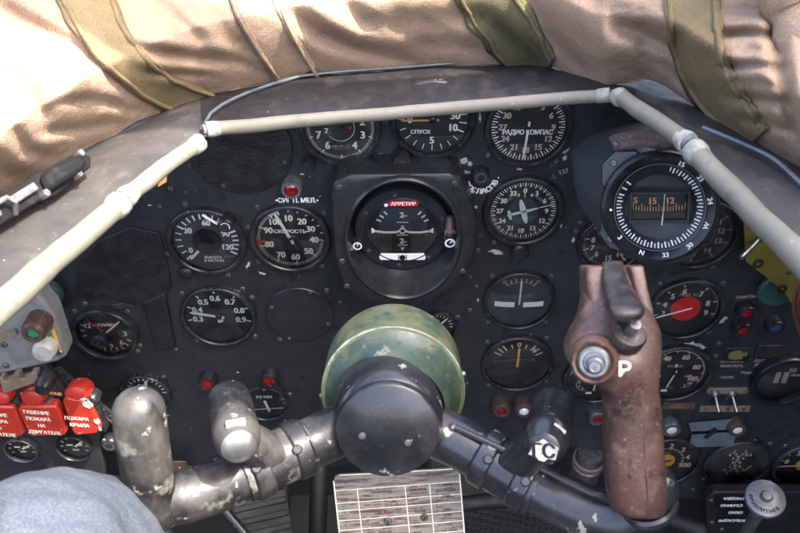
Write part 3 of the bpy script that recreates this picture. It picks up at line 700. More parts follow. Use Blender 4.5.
o_ = obj('markings', b, [M_['cream'], M_['redmark'], M_['white'], M_['teal']], t); UP.append(o_)
b = MB(); z = .0040
pts = [(-.86, .0), (-.5, -.06), (-.18, -.055), (-.1, -.02)]
for s in (-1, 1):
    for p, q in zip(pts, pts[1:]): b.line((s*p[0]*ri, p[1]*ri), (s*q[0]*ri, q[1]*ri), .07*ri, z)
    b.flat([(s*.86*ri, .09*ri), (s*.86*ri, -.09*ri), (s*.70*ri, -.02*ri)], z)
b.arc(.08*ri, .04*ri, 0, 360, z, x=0, y=-.01*ri); b.line((0, .07*ri), (0, .16*ri), .04*ri, z)
o_ = obj('horizon_bar', b, M_['cream'], t); UP.append(o_)
b = MB(); b.prism([(-.36*ri, .82*ri), (.40*ri, .82*ri), (.44*ri, .88*ri), (.36*ri, .99*ri), (-.30*ri, .99*ri), (-.40*ri, .90*ri)], .003, .006); b.text('АРРЕТИР', .02*ri, .905*ri, .105*ri, .0063, m=1)
b.disc(.055*ri, .0063, 14, x=-.45*ri, y=.86*ri, m=1); o_ = obj('warning_flag', b, [M_['red'], M_['white']], t); UP.append(o_)
b = MB(); z = .003
b.prism([(-.62*ri+.04*ri*math.cos(rad(a)), -.88*ri+.10*ri*math.sin(rad(a))) for a in range(90, 271, 30)]+[(.62*ri+.04*ri*math.cos(rad(a)), -.88*ri+.10*ri*math.sin(rad(a))) for a in range(-90, 91, 30)], .002, .0055)
b.lathe([(.085*ri, 0), (.085*ri, .001), (0, .0012)], 20, Matrix.Translation((0, -.88*ri, .0056)), m=1)
for s in (-1, 1): b.box(s*.11*ri-.012*ri, s*.11*ri+.012*ri, -.98*ri, -.78*ri, .0055, .006, m=1)
o_ = obj('slip_tube', b, [M_['white'], M_['void']], t, bevel=.0008); UP.append(o_)
b = MB(); b.lathe([(ri*1.0, .0095), (ri*.6, .0108), (0, .0112)], 48); obj('glass', b, M_['glass'], t)
for o_ in UP: o_.location.z += .0062
for a in (100, 150, 215, 265, 310, 20): screw(t, R*.87*math.cos(rad(a)), R*.87*math.sin(rad(a)), .0103, small=True)
def round_knob(name, label, px, py, h, rpx, length, mats, cat='knob', n=28, group=None, cap=None, knurl=False, M=None):
    tt = onpanel(name, label, cat, px, py, h+length, group); tt.location.y += length; r = rpx*depth(P(px, py, h+length))/800
    b = MB(); b.lathe([(r*.8, -.002), (r, .001), (r, length*.8), (r*.85, length), (r*.62, length), (0, length)], n)
    if knurl:
        for k in range(20):
            a = 2*PI*k/20; b.box(-r*.06, r*.06, -r*.05, r*.08, .001, length*.8, Matrix.Rotation(a, 4, 'Z') @ Matrix.Translation((0, r, 0)))
    obj('body', b, M_[mats[0]], tt)
    b = MB(); b.arc(r*.55, r*.22, 0, 360, length+.0003, n=24); 
    if cap is not None: b.line((0, 0), (r*.5*math.cos(rad(cap)), r*.5*math.sin(rad(cap))), r*.18, length+.0004)
    obj('cap_ring', b, M_[mats[1]], tt); return tt
round_knob('setting_knob', 'small black knob with white ring left of the attitude dial', 357.5, 246, .012, 7, .012, ('bezel', 'white'), cap=80)
round_knob('setting_knob', 'small black knob with white ring right of the attitude dial', 450, 243, .012, 8, .016, ('bezel', 'white'), cap=50)
t = onpanel('pink_plug', 'pinkish double-ended plug above the right attitude knob', 'plug', 450, 226, .016)
b = MB(); b.tube([(0, .008, 0), (0, -.004, .006)], [.0055, .0062], 18); obj('plug_body', b, M_['copperknob'], t)
b = MB(); b.lathe([(.0066, -.001), (.0066, .003), (0, .0034)], 20, Matrix.Translation((0, -.004, .006)) @ Matrix.Rotation(rad(20), 4, 'X')); obj('plug_collar', b, M_['tan'], t)
round_knob('setting_knob', 'black knob with chipped white edge directly above the attitude dial', 402, 163, .004, 9.5, .016, ('bezel', 'void'))
round_knob('setting_knob', 'plain black knob below the altimeter and right of the red lamp', 308, 167, .002, 6.5, .016, ('panel2', 'bezel'))
round_knob('push_button', 'black ringed push button encircled by the word СОГЛАСОВ', 481, 178, .001, 9, .010, ('bezel', 'steel'), cat='button')
round_knob('push_button', 'black button with ragged white paint ring right of altimeter', 375, 160, .0005, 5, .004, ('panel2', 'chip'), cat='button')

# ------------------------------------------------------------------ lamps
def lamp(name, label, px, py, rpx, lens, body='bezel', h=0.0, length=.014, group='small signal lamps', tilt=0, bead=.62, dome=.35, knurl=0):
    tt = onpanel(name, label, 'lamp', px, py, h+length, group); tt.location.y += length; r = rpx*depth(P(px, py, h+length))/800
    if tilt: tt.matrix_world = tt.matrix_world @ Matrix.Rotation(rad(tilt), 4, 'X')
    b = MB(); b.lathe([(r*1.02, -.002), (r, length*.2), (r, length*.85), (r*.9, length), (r*bead*1.04, length), (r*bead, length*.85)], 32)
    for k in range(knurl):
        b.box(-r*.07, r*.07, -r*.04, r*.09, .0, length*.8, Matrix.Rotation(2*PI*k/knurl, 4, 'Z') @ Matrix.Translation((0, r, 0)))
    obj('housing', b, M_[body], tt)
    rl = r*bead; b = MB(); b.lathe([(rl, length*.84), (rl*.95, length*.84+rl*dome*.5), (rl*.6, length*.84+rl*dome*.9), (0, length*.84+rl*dome)], 24); obj('lens', b, M_[lens], tt)
    return tt
lamp('signal_lamp', 'red lamp in a bright silver ring above the speed dial', 291, 191, 10.5, 'lens_red', 'alu', length=.016, tilt=0, dome=.5, bead=.66)
lamp('signal_lamp', 'red lamp above the left thumb switch, left one of a pair', 207, 385, 9, 'lens_red', 'bezel', length=.016, bead=.68)
lamp('signal_lamp', 'red lamp touching the small crossed-pointer dial', 269, 382, 9, 'lens_red', 'bezel', length=.016, bead=.68)
lamp('signal_lamp', 'dark red lamp in knurled brown ring under the half-masked dial', 502, 412, 8.5, 'lens_red', 'copperknob', length=.018, bead=.58, knurl=18)
lamp('signal_lamp', 'white lamp in knurled brown ring under the half-masked dial', 524, 412, 8.5, 'lens_white', 'copperknob', length=.018, bead=.6, knurl=18, dome=.8)
lamp('signal_lamp', 'dark red lamp, upper of two right of the red-centred dial', 748, 315, 9.5, 'lens_red', 'bezel', length=.014, bead=.55)
lamp('signal_lamp', 'dark red lamp, lower of two right of the red-centred dial', 744, 332, 9.5, 'lens_red', 'bezel', length=.014, bead=.55)
lamp('signal_lamp', 'bluish lamp on the right of the panel under the teal disc', 777, 329, 9, 'lens_blue', 'bezel', length=.014, bead=.6)
lamp('signal_lamp', 'steel ringed lamp half hidden at left of the brown grip', 598, 420, 9, 'lens_red', 'steel', length=.014, bead=.5)
lamp('push_button', 'silver ringed push button beside the brown grip', 672, 431, 9.5, 'lens_white', 'steel', length=.014, bead=.55, group='silver push buttons')
lamp('push_button', 'silver ringed push button at right end of blue-grey tapes', 738, 431, 9, 'lens_white', 'copperknob', length=.014, bead=.55, group='silver push buttons')

# ------------------------------------------------------------------ right side fittings
for (px, py, lab) in ((737, 353, 'left'), (768, 351, 'right')):
    t = onpanel('indicator_window', f'small black window with worn yellow flag, {lab} one below the right-hand lamps', 'indicator', px, py, 0, 'yellow flag windows')
    k = depth(P(px, py))/800
    b = MB(); b.box(-13*k, 13*k, -9*k, 9*k, 0, .003); obj('window_frame', b, M_['bezel'], t, bevel=.0006)
    b = MB(); b.flat([(-9*k, -4*k), (-4*k, -6*k), (5*k, -6*k), (6*k, -2*k), (9*k, -2*k), (9*k, 3*k), (4*k, 3*k), (2*k, 6*k), (-5*k, 5*k), (-9*k, 2*k)], .0034); obj('flag', b, M_['flag_olive'] if lab == 'left' else M_['dark_olive'], t)
t = onpanel('toggle_switch_strip', 'tan label strip above the pair of toggle switches', 'label strip', 728, 390, 0)
k = depth(P(728, 390))/800
b = MB(); b.prism([(-20*k, -4*k), (18*k, -4*k), (20*k, 0), (18*k, 4.5*k), (-20*k, 4*k), (-22*k, 0)], 0, .0025); obj('strip', b, M_['tan'], t, bevel=.0006); screw(t, -18*k, 0, .0026, True); screw(t, 16*k, .5*k, .0026, True)
t = onpanel('name_strip', 'worn tan engraved strip below the toggle switches', 'label strip', 725, 408, 0)
b = MB(); b.box(-26*k, 25*k, -4*k, 4*k, 0, .002); obj('strip', b, M_['tan'], t, bevel=.0004); [screw(t, x*k, 0, .0021, True) for x in (-20, 2, 18)]
t = onpanel('name_strip', 'brown engraved strip right of the brown grip', 'label strip', 680, 405, 0)
b = MB(); b.box(-18*k, 15*k, -4.5*k, 4.5*k, 0, .002)
for yy in (-1.6, 1.6): b.text('НАРУЖНЫЕ ОГНИ', -1*k, yy*k, 2.2*k, .0024, m=1, wx=.7)
obj('strip', b, [M_['brownplate'], M_['tan']], t, bevel=.0003); screw(t, 13*k, 0, .0021, True)
def toggle(label, p0, p1, r=.0028, group=None, n0=None):
    d = (p1-p0); tt = thing('toggle_switch', label, 'switch', p0, frame(d, (0, 0, 1)), group); Lh = d.length
    b = MB(); b.lathe([(.006, -.003), (.006, .001), (.0045, .003), (0, .003)], 20); obj('collar', b, M_['steel'], tt)
    b = MB(); b.lathe([(r*.7, .002), (r*.75, Lh*.5), (r, Lh*.9), (r*.8, Lh), (0, Lh*1.01)], 16); obj('lever', b, M_['silver'], tt); return tt
toggle('silver toggle switch, left of the pair under the tan strip', P(715, 394, .002), P(719, 412, .020), group='silver toggle switches')
toggle('silver toggle switch, right of the pair under the tan strip', P(732, 394, .002), P(737, 412, .020), group='silver toggle switches')
t = onpanel('tape_tag', 'crumpled blue-grey tape tag hanging between two push buttons', 'tag', 710, 428, 0)
for j, (q, zz) in enumerate((([(688, 421), (731, 417), (735, 427), (690, 429)], .003), ([(690, 431), (735, 428), (731, 442), (688, 443)], .006))):
    b = MB(); c1 = pl(710, 428); b.prism([pl(x, y, 0, c1) for x, y in q], zz, zz+.0012); obj('tape', b, M_['tagblue'], t)
b = MB(); b.box(-.003, .003, -.012, .008, .0076, .009, Matrix.Rotation(rad(-35), 4, 'Z')); obj('clip', b, M_['dark'], t)
# ochre plate with its toggle
t = onpanel('ochre_plate', 'ochre yellow bracket plate behind the right tube', 'bracket', 768, 258, .03)
c1 = pl(768, 258, .03)
b = MB(); b.prism([pl(x, y, .03, c1) for x, y in [(742, 205), (812, 268), (814, 306), (790, 302), (783, 290), (745, 260)]], -.0, .003); obj('plate', b, M_['yellowplate'], t, bevel=.0006)
for x, y in ((757, 262), (781, 287)): b = MB(); b.lathe([(.006, .003), (.005, .0045), (.0028, .0045), (.0028, .003)], 18, Matrix.Translation((*pl(x, y, .03, c1), 0))); obj('grommet', b, M_['dark'], t)
for x, y in ((789, 272),): q = pl(x, y, .033, c1); screw(t, q[0], q[1], .0032)
toggle('long silver toggle switch sticking out of the ochre plate', P(760, 238, .033), P(741, 258, .062), .003)
t = onpanel('teal_disc', 'teal painted disc below the ochre plate', 'disc', 776, 289, .004)
b = MB(); r = 19*depth(P(776, 289))/800; b.lathe([(r, 0), (r, .004), (r*.9, .006), (0, .006)], 40); obj('disc', b, M_['teal'], t)
b = MB()
for k in range(5): b.tube(spline([tuple(W(x+k*2.2, y-k*1.5, z+.004*math.sin(k*2))) for x, y, z in [(808, 268, .80), (797, 288, .8), (793, 308, .82), (797, 326, .86), (806, 350, .9)]]), .0013, 8)
tag(obj('cable_bundle', b, M_['rust']), 'reddish brown cable bundle looping below the ochre plate', 'cable')
# lower right pedestal box, placards, pull knob
t = onpanel('control_box', 'black box with stacked lettered placards below the twin-scale dial', 'control box', 770, 530, .05)
c1 = pl(770, 530, .05)
b = MB(); b.prism([pl(x, y, .05, c1) for x, y in [(706, 499), (714, 492), (840, 492), (840, 640), (712, 640)]], -.014, 0); obj('box_body', b, M_['dark'], t, bevel=.002)
for j, (x, y, s) in enumerate(((733, 497, 'ГНОДКА'), (731, 504, 'СЪЕМНО'), (735, 511, 'ОКНО'), (733, 519, 'ПУЛЬСАЦИЯ'))):
    q = pl(x, y, .05, c1); k = depth(P(x, y, .05))/800
    b = MB(); b.box(q[0]-17*k, q[0]+17*k, q[1]-4*k, q[1]+4*k, .0005, .002); b.text(s, q[0], q[1], 3.6*k, .0024, 180, m=1, wx=.95); obj('placard', b, [M_['void'], M_['white']], t)
for x, y in ((711, 500), (712, 522), (722, 529)): q = pl(x, y, .05, c1); screw(t, q[0], q[1], .0003)
kp = W(765, 499, .70); n_ = (CAM-kp).normalized()*.55+Vector((0, -.1, .75))
t = thing('pull_knob', 'round silver pull knob with engraved rim and centre bolt', 'knob', kp, frame(n_))
r = 19.5*.70/800
b = MB(); b.lathe([(0, -.006), (r*.7, -.006), (r*.96, -.003), (r, 0), (r*.96, .003), (r*.7, .0052), (r*.45, .006), (0, .006)], 48)
for i, ch in enumerate('ВЕНТИЛЯЦИЯ'):
    a = 120+i*15; b.text(ch, r*.72*math.sin(rad(a)), r*.72*math.cos(rad(a)), r*.17, .0056, -(a-180), m=1)
obj('disc', b, [M_['alu'], M_['void']], t)
b = MB(); b.lathe([(r*.3, .005), (r*.3, .008), (r*.22, .0105), (0, .011)], 24); obj('bolt', b, M_['alu'], t)
b = MB(); v0 = t.matrix_world.inverted() @ kp; b.tube([Vector((0, 0, -.004)), t.matrix_world.inverted() @ W(742, 540, .80)], .0058, 16); obj('stem', b, M_['steel'], t)
# metal cylinder below the panel next to grip
t = thing('filler_cap', 'grey metal cylinder below the panel behind the brown grip', 'cylinder', P(588, 462, -.0), Matrix.Rotation(rad(8), 3, 'X'))
b = MB(); b.lathe([(.019, -.06), (.019, -.012), (.021, -.010), (.021, -.004), (.019, -.002), (.019, .02), (.017, .024), (0, .024)], 36); obj('body', b, M_['steel'], t)
b = MB(); b.lathe([(.0195, .002), (.0215, .004), (.0215, .009), (.0195, .011)], 36); obj('band', b, M_['tan'], t)

# ------------------------------------------------------------------ magnetic compass
cp = W(659, 207, .715); nrm = ((CAM-cp).normalized()*.72+Vector((-.10, -1, 0.05))*.28).normalized()
t = thing('magnetic_compass', 'large magnetic compass with ringed degree scale below the right tube', 'compass', cp, frame(nrm) @ Matrix.Rotation(rad(9), 3, 'Z'))
R = 56*.715/800
Lb = .105
b = MB(); b.lathe([(R*.80, -Lb), (R*.86, -.03), (R*.98, -.012), (R*.98, -.004), (R*.80, -.001), (R*.80, -.012)], 72); obj('housing', b, M_['bezel'], t)
b = MB(); b.lathe([(R*.80, -.004), (R*1.0, -.004), (R*1.02, 0), (R*.99, .006), (R*.93, .008), (R*.80, .005), (R*.76, .002), (R*.74, -.004)], 80); obj('outer_ring', b, M_['bezel'], t)
b = MB(); b.lathe([(R*.80, .0045), (R*.60, -.001), (R*.56, -.002), (0, -.002)], 72)
obj('cover_plate', b, M_['panel2'], t)
b = MB()
for k in range(72):
    a = k*5
    if 318 < a < 372 or a < 12: continue
    if 285 < a < 318 and k % 2: continue
    r0 = .66 if k % 2 else .635; zz = .0018
    vs_ = []
    w = R*(.020 if k % 2 else .028); sa_, ca_ = math.sin(rad(a)), math.cos(rad(a))
    for rr in (r0*R, .735*R):
        z2 = (rr/R-.60)/.20*.0055-.001+.0007
        for s in (-1, 1): vs_.append((rr*sa_+s*ca_*w/2, rr*ca_-s*sa_*w/2, z2))
    b.add(vs_, [(0, 1, 3, 2)])
for a, s in ((25, '15'), (52, '21'), (82, '24'), (112, 'W'), (142, '30'), (172, '33'), (200, 'N'), (232, '3')):
    b.text(s, .845*R*math.sin(rad(a)), .845*R*math.cos(rad(a)), .085*R, .0086, -(a-180) if 90 < a < 270 else -a)
b.disc(.025*R, .0086, 12, x=-.83*R, y=-.02*R)
b.arc(.775*R, .006*R, 0, 360, .0062, n=72, m=1)
obj('degree_scale', b, [M_['white'], M_['dim']], t)
# window with card
w, hh = R*.47, R*.245
b = MB(); cy = .02*R
pr = [(-w, -hh), (w, -hh), (w, hh), (-w, hh)]
hz_ = [.0025, .0025, .0118, .0118]
fr_o = [(-w*1.08, -hh*1.25), (w*1.08, -hh*1.25), (w*1.08, hh*1.1), (-w*1.08, hh*1.1)]
vs = [(x, y+cy, z_) for (x, y), z_ in zip(fr_o, hz_)]+[(x, y+cy, z_) for (x, y), z_ in zip(pr, hz_)]+[(x*.97, y*.97+cy, -.0015) for x, y in pr]+[(x*1.02, y*1.05+cy, -.002) for x, y in fr_o]
fs = [(i, (i+1) % 4, 4+(i+1) % 4, 4+i) for i in range(4)]+[(4+i, 4+(i+1) % 4, 8+(i+1) % 4, 8+i) for i in range(4)]+[(12+i, 12+(i+1) % 4, (i+1) % 4, i) for i in range(4)]
b.add(vs, fs); obj('window_frame', b, M_['bezel'], t)
b = MB()
def curvestrip(y0, y1, z, m=0, nseg=16):
    vs_ = []
    for k in range(nseg+1):
        u = -1+2*k/nseg
        for y in (y0, y1): vs_.append((u*w*.97, cy+y+.10*hh*u*u, z-.0002*u*u))
    b.add(vs_, [(2*k, 2*k+2, 2*k+3, 2*k+1) for k in range(nseg)], m)
b.box(-w*.98, w*.98, cy-hh*.98, cy+hh*.98, -.0019, -.0016, m=0)
curvestrip(-hh*.55, hh*.80, -.0012, 2)
for k in range(-9, 10):
    u = k/9.6; x = u*w; yb = cy-.42*hh+.14*hh*u*u
    b.box(x-.016*w, x+.016*w, yb, yb+hh*(.52 if k % 3 == 0 else .34), -.0011, -.0010, m=1)
for u, s in ((-.86, 'S'), (-.22, '15'), (.42, '12')): b.text(s, u*w, cy+.36*hh+.1*hh*u*u, .44*hh, -.0009, m=1)
obj('compass_card', b, [M_['void'], M_['copper'], M_['dial']], t)
b = MB(); b.tube([(.20*w, cy+hh*.95, .0004), (.17*w, cy, .0012), (.11*w, cy-hh*1.35, .0034)], .0006, 6); obj('lubber_line', b, M_['greenish'], t)
b = MB(); b.add([(-w*.99, cy-hh*.99, .0006), (w*.99, cy-hh*.99, .0006), (w*.99, cy+hh*.99, .0105), (-w*.99, cy+hh*.99, .0105)], [(0, 1, 2, 3)]); obj('glass', b, M_['glass'], t)
# square flange lugs behind the ring
b = MB()
for (a, l) in ((135, 1.26), (45, 1.18), (215, 1.15)):
    M = Matrix.Rotation(rad(a), 4, 'Z')
    b.prism([(0, -R*.62), (R*l*.8, -R*.42), (R*l, -R*.16), (R*l, R*.16), (R*l*.8, R*.42), (0, R*.62)], -.013, -.006, M)
obj('flange', b, M_['bezel'], t, bevel=.0012)
for (a, l) in ((135, 1.12), (215, 1.03)): screw(t, R*l*math.cos(rad(a)), R*l*math.sin(rad(a)), -.006)
# mounting hump on the panel
t = onpanel('compass_bracket', 'smooth grey sloping bracket carrying the magnetic compass', 'bracket', 630, 190, 0)
c1 = pl(630, 190)
vs = []; fs = []
low = [(572, 150), (600, 132), (655, 122), (705, 150), (715, 215), (690, 258), (640, 262), (606, 240), (578, 200)]
top = [(612, 168), (630, 158), (655, 155), (682, 168), (690, 205), (678, 235), (650, 240), (628, 232), (614, 200)]
lo = [Vector((*pl(x, y, 0, c1), .0)) for x, y in low]
hi = [Vector((*pl(x, y, .075, c1), .075)) for x, y in top]
lo = [Vector(v) for v in spline([tuple(v) for v in lo+[lo[0]]], 5)[:-1]]; hi = [Vector(v) for v in spline([tuple(v) for v in hi+[hi[0]]], 5)[:-1]]
n = len(lo); K = 8
for k in range(K+1):
    u = k/K; s = u*u*(3-2*u)*.5+u*.5
    for a, bb in zip(lo, hi): vs.append((a.x+(bb.x-a.x)*s, a.y+(bb.y-a.y)*s, .075*u))
for k in range(K):
    for i in range(n): j = (i+1) % n; fs.append((k*n+i, k*n+j, (k+1)*n+j, (k+1)*n+i))
fs.append(tuple(range(K*n, (K+1)*n)))
b = MB(); b.add(vs, fs)
a_ = sum(lo[i].x*lo[(i+1) % n].y-lo[(i+1) % n].x*lo[i].y for i in range(n))
if a_ < 0: b.f = [f[::-1] for f in b.f]
obj('bracket_body', b, M_['bracket_lit'], t)
# arched correction placard above the compass
pc = W(648, 139, .72)
t = thing('correction_placard', 'arched brown placard with small lettering above the compass', 'placard', pc, frame((CAM-pc).normalized()+Vector((0, -.3, 0))))
kq = .735/800; b = MB(); Rp = 62*kq
b.arc(Rp, 17*kq, -32, 30, 0, n=20, y=-Rp); b.arc(Rp, 17*kq, -32, 30, -.0015, n=20, y=-Rp)
for j, s in enumerate(('КОМПЕНСАЦИЯ', 'ДЕВИАЦИИ № 42')):
    for i, ch in enumerate(s):
        a = -22+i*4.2; rr = Rp+(3.6-7*j)*kq; b.text(ch, rr*math.sin(rad(a)), -Rp+rr*math.cos(rad(a)), 4.4*kq, .0004, -a, m=1)
obj('plate', b, [M_['brownplate'], M_['tan']], t); screw(t, -Rp*math.sin(rad(29)), -Rp+Rp*math.cos(rad(29)), .0003, True)

# ------------------------------------------------------------------ left console, lamp box, red guarded switches
HC = .085
t = onpanel('side_console', 'black left side console plate below the grey lamp box', 'console', 30, 420, HC)
c1 = pl(30, 420, HC)
b = MB(); b.prism([pl(x, y, HC, c1) for x, y in [(-80, 340), (38, 358), (98, 428), (104, 470), (112, 600), (-80, 600)]], -.010, 0); obj('console_plate', b, M_['panel'], t, bevel=.002)
for x, y in ((96, 405), (104, 440), (8, 392)): q = pl(x, y, HC, c1); screw(t, q[0], q[1], .0003)
b = MB(); p0, p1 = pl(92, 392, HC, c1), pl(106, 424, HC, c1); b.line(p0, p1, .003, .002); b.prism([p0, p1, (p1[0]+.004, p1[1]), (p0[0]+.004, p0[1])], 0, .012); obj('guard_rail', b, M_['bezel'], t)
k = depth(P(20, 395, HC))/800
b = MB()
for (s, x, y) in (('ПЕР', 27, 394), ('ТРАВ', 54, 393), ('ЗАК', 46, 402)): q = pl(x, y, HC, c1); b.text(s, q[0], q[1], 4.2*k, .001, -4)
obj('lettering', b, M_['copper'], t)
def guard(label, pts, hump, lines, tx):
    cx = sum(p[0] for p in pts)/len(pts); cy_ = sum(p[1] for p in pts)/len(pts)
    tt = onpanel('guarded_switch', label, 'switch', cx, cy_, HC, 'red guarded fire switches'); cc = pl(cx, cy_, HC)
    H2 = HC+.016
    b = MB(); q = [pl(x, y, H2, cc) for x, y in pts]
    b.prism(q, .002, .016); 
    obj('guard_cover', b, M_['cover'], tt, bevel=.0025)
    k = depth(P(cx, cy_, H2))/800
    b = MB()
    for i, s in enumerate(lines):
        p = pl(tx[0]+i*tx[2], tx[1]+i*6.6, H2, cc); b.text(s, p[0], p[1], 4.6*k, .0168, -6, wx=.82)
    obj('lettering', b, M_['cream'], tt)
    hx, hy, hrx = hump; p = pl(hx, hy, HC+.012, cc); r = hrx*k
    b = MB(); b.lathe([(r, -.006), (r, .010), (r*.85, .0135), (r*.4, .015), (0, .015)], 24, Matrix.Translation((p[0], p[1], 0)) @ Matrix.Rotation(rad(-14), 4, 'X'), sx=1.25, sy=.95); obj('guard_hump', b, M_['cover'], tt)
    p = pl(hx+15, hy+3, HC+.006, cc); b = MB(); b.lathe([(.0085, -.004), (.0085, .006), (.006, .010), (0, .011)], 20, Matrix.Translation((p[0], p[1], 0))); obj('pivot', b, M_['bezel'], tt)
guard('red guarded switch cut by left photo edge', [(-26, 406), (13, 407), (16, 411), (25, 432), (22, 437), (-24, 438)], (2, 400, 8), ('ТУШЕНИЕ', 'ПОЖАРА', 'НА', 'ДВИГАТЕЛЕ'), (-6, 414, 2))
guard('clean red guarded switch, middle of the three, lettered ДВИГАТЕЛЕ', [(17, 410), (21, 407), (55, 406), (59, 410), (67, 431), (65, 436), (32, 437), (28, 434)], (33, 400, 9.5), ('ТУШЕНИЕ', 'ПОЖАРА', 'НА', 'ДВИГАТЕЛЕ'), (36, 412, 3))
guard('scuffed red guarded switch with white chips, right of the three', [(62, 402), (66, 398), (86, 401), (92, 408), (102, 427), (98, 434), (76, 436), (72, 432)], (77, 396, 10), ('ПОЖАРА', 'КРЫЛА'), (77, 418, 3))
b = MB()
for (x, y, w_, h_) in ((88, 404, 7, 7), (97, 421, 4, 6), (84, 399, 5, 3), (100, 428, 2, 5)): 
    c_ = pl(x, y, HC+.0165); kq = depth(P(x, y, HC+.0165))/800
    b.flat([(c_[0]+w_*kq*(1-.4*random.random())*math.cos(2*PI*i/12), c_[1]+h_*kq*(1-.4*random.random())*math.sin(2*PI*i/12)) for i in range(12)], HC+.0169)
sw = bpy.data.objects['guarded_switch.002']
o = obj('worn_patch', b, M_['chip'], sw); o.matrix_parent_inverse = sw.matrix_world.inverted() @ Matrix.Rotation(PI/2, 4, 'X')
def m_small(b, r, z):
    for a in range(-120, 121, 30): b.tick(a, r*.7, r*.9, r*.08, z)
    for x, y in ((-.3, .1), (.3, .1), (0, -.35)): b.line((x*r-.2*r, y*r), (x*r+.2*r, y*r), .14*r, z)
dial('small_gauge', 'small pale-ringed dial below the middle red switch, left of a pair', 20, 452, 16, m_small, [(60, .8, .14, 'cream')], mk='cream', h=HC+.001, screws=0, bez='steel', bw=.1, group='small console dials')
dial('small_gauge', 'small dark-ringed dial below the scuffed red switch', 73, 450, 17, m_small, [(50, .8, .14, 'cream')], mk='cream', h=HC+.001, screws=0, bez='bezel', bw=.1, group='small console dials')
round_knob('rotary_knob', 'dark knob on the console between red switch and left horn', 109, 446, HC-.01, 9, .012, ('bezel', 'steel'))
# grey lamp box
HB = .20
t = onpanel('lamp_box', 'sunlit grey hammer-finish box with a yellow corner stripe', 'box', 20, 345, HB)
c1 = pl(20, 345, HB)
b = MB(); b.prism([pl(x, y, HB, c1) for x, y in [(-60, 388), (58, 362), (66, 357), (65, 351), (52, 312), (30, 285), (-60, 285)]], -.022, 0); obj('box_body', b, M_['boxgrey'], t, bevel=.003)
b = MB(); p0, p1 = pl(54, 322, HB, c1), pl(64, 351, HB, c1); b.line((p0[0]-.003, p0[1]), (p1[0]-.003, p1[1]), .0032, .0006); obj('yellow_stripe', b, M_['yellow'], t)
for x, y in ((4, 344), (6, 365), (60, 352), (47, 334), (50, 326)): q = pl(x, y, HB, c1); screw(t, q[0], q[1], .0003)
b = MB(); b.prism([pl(x, y, HB, c1) for x, y in [(-10, 335), (16, 328), (18, 333), (-10, 341)]], .0004, .002); obj('metal_strip', b, M_['tan'], t)
lamp('signal_lamp', 'green lamp in a knurled tan metal collar on the grey box', 32, 335, 11.5, 'lens_green', 'copperknob', h=HB, length=.022, bead=.58, knurl=22, tilt=0)
t = round_knob('rotary_knob', 'pale metal knob beside the green lamp', 42.5, 354, HB, 11.5, .014, ('ivory', 'ivory'))
t = onpanel('connector_comb', 'tan notched bracket under the grey lamp box', 'bracket', 22, 380, HC+.03)
c1 = pl(22, 380, HC+.03); b = MB()
b.prism([pl(x, y, HC+.03, c1) for x, y in [(0, 376), (4, 375), (6, 379), (12, 378), (14, 373), (20, 372), (22, 377), (30, 375), (32, 371), (38, 370), (39, 380), (5, 391)]], -.006, .004)
obj('bracket', b, M_['tan'], t, bevel=.0008)
b = MB(); b.lathe([(.010, -.006), (.010, .01), (.007, .016), (0, .018)], 24, Matrix.Translation((*pl(47, 380, HC+.03, c1), 0))); obj('bulb_cap', b, M_['bezel'], t)
t = onpanel('teal_disc', 'teal fluted disc behind the grey lamp box', 'disc', 47, 292, .012)
r = 17*depth(P(47, 292, .012))/800
b = MB(); b.lathe([(r, 0), (r, .006), (r*.9, .009), (0, .009)], 40)
for k in range(-3, 4): b.box(k*r*.22-r*.05, k*r*.22+r*.05, -r*.65, r*.65, .0088, .0105)
obj('disc', b, M_['teal'], t)
tag(obj('warning_tab', MB().prism([(0, 0), (.007, .003), (.009, .010), (.002, .007)], 0, .002, M=Matrix.Translation(W(158, 187, .62)) @ frame(CAM-W(160, 180, .58)).to_4x4()), M_['orange']), 'small orange tab peeking from under the left tube', 'tab')
t = onpanel('brown_placard', 'reddish brown placard half hidden behind the left horn base', 'placard', 168, 468, .02)
k = depth(P(168, 468, .02))/800; b = MB(); b.box(-24*k, 20*k, -11*k, 11*k, 0, .002); obj('plate', b, M_['brownplate'], t, bevel=.0006); screw(t, 12*k, 2*k, .0021, True)

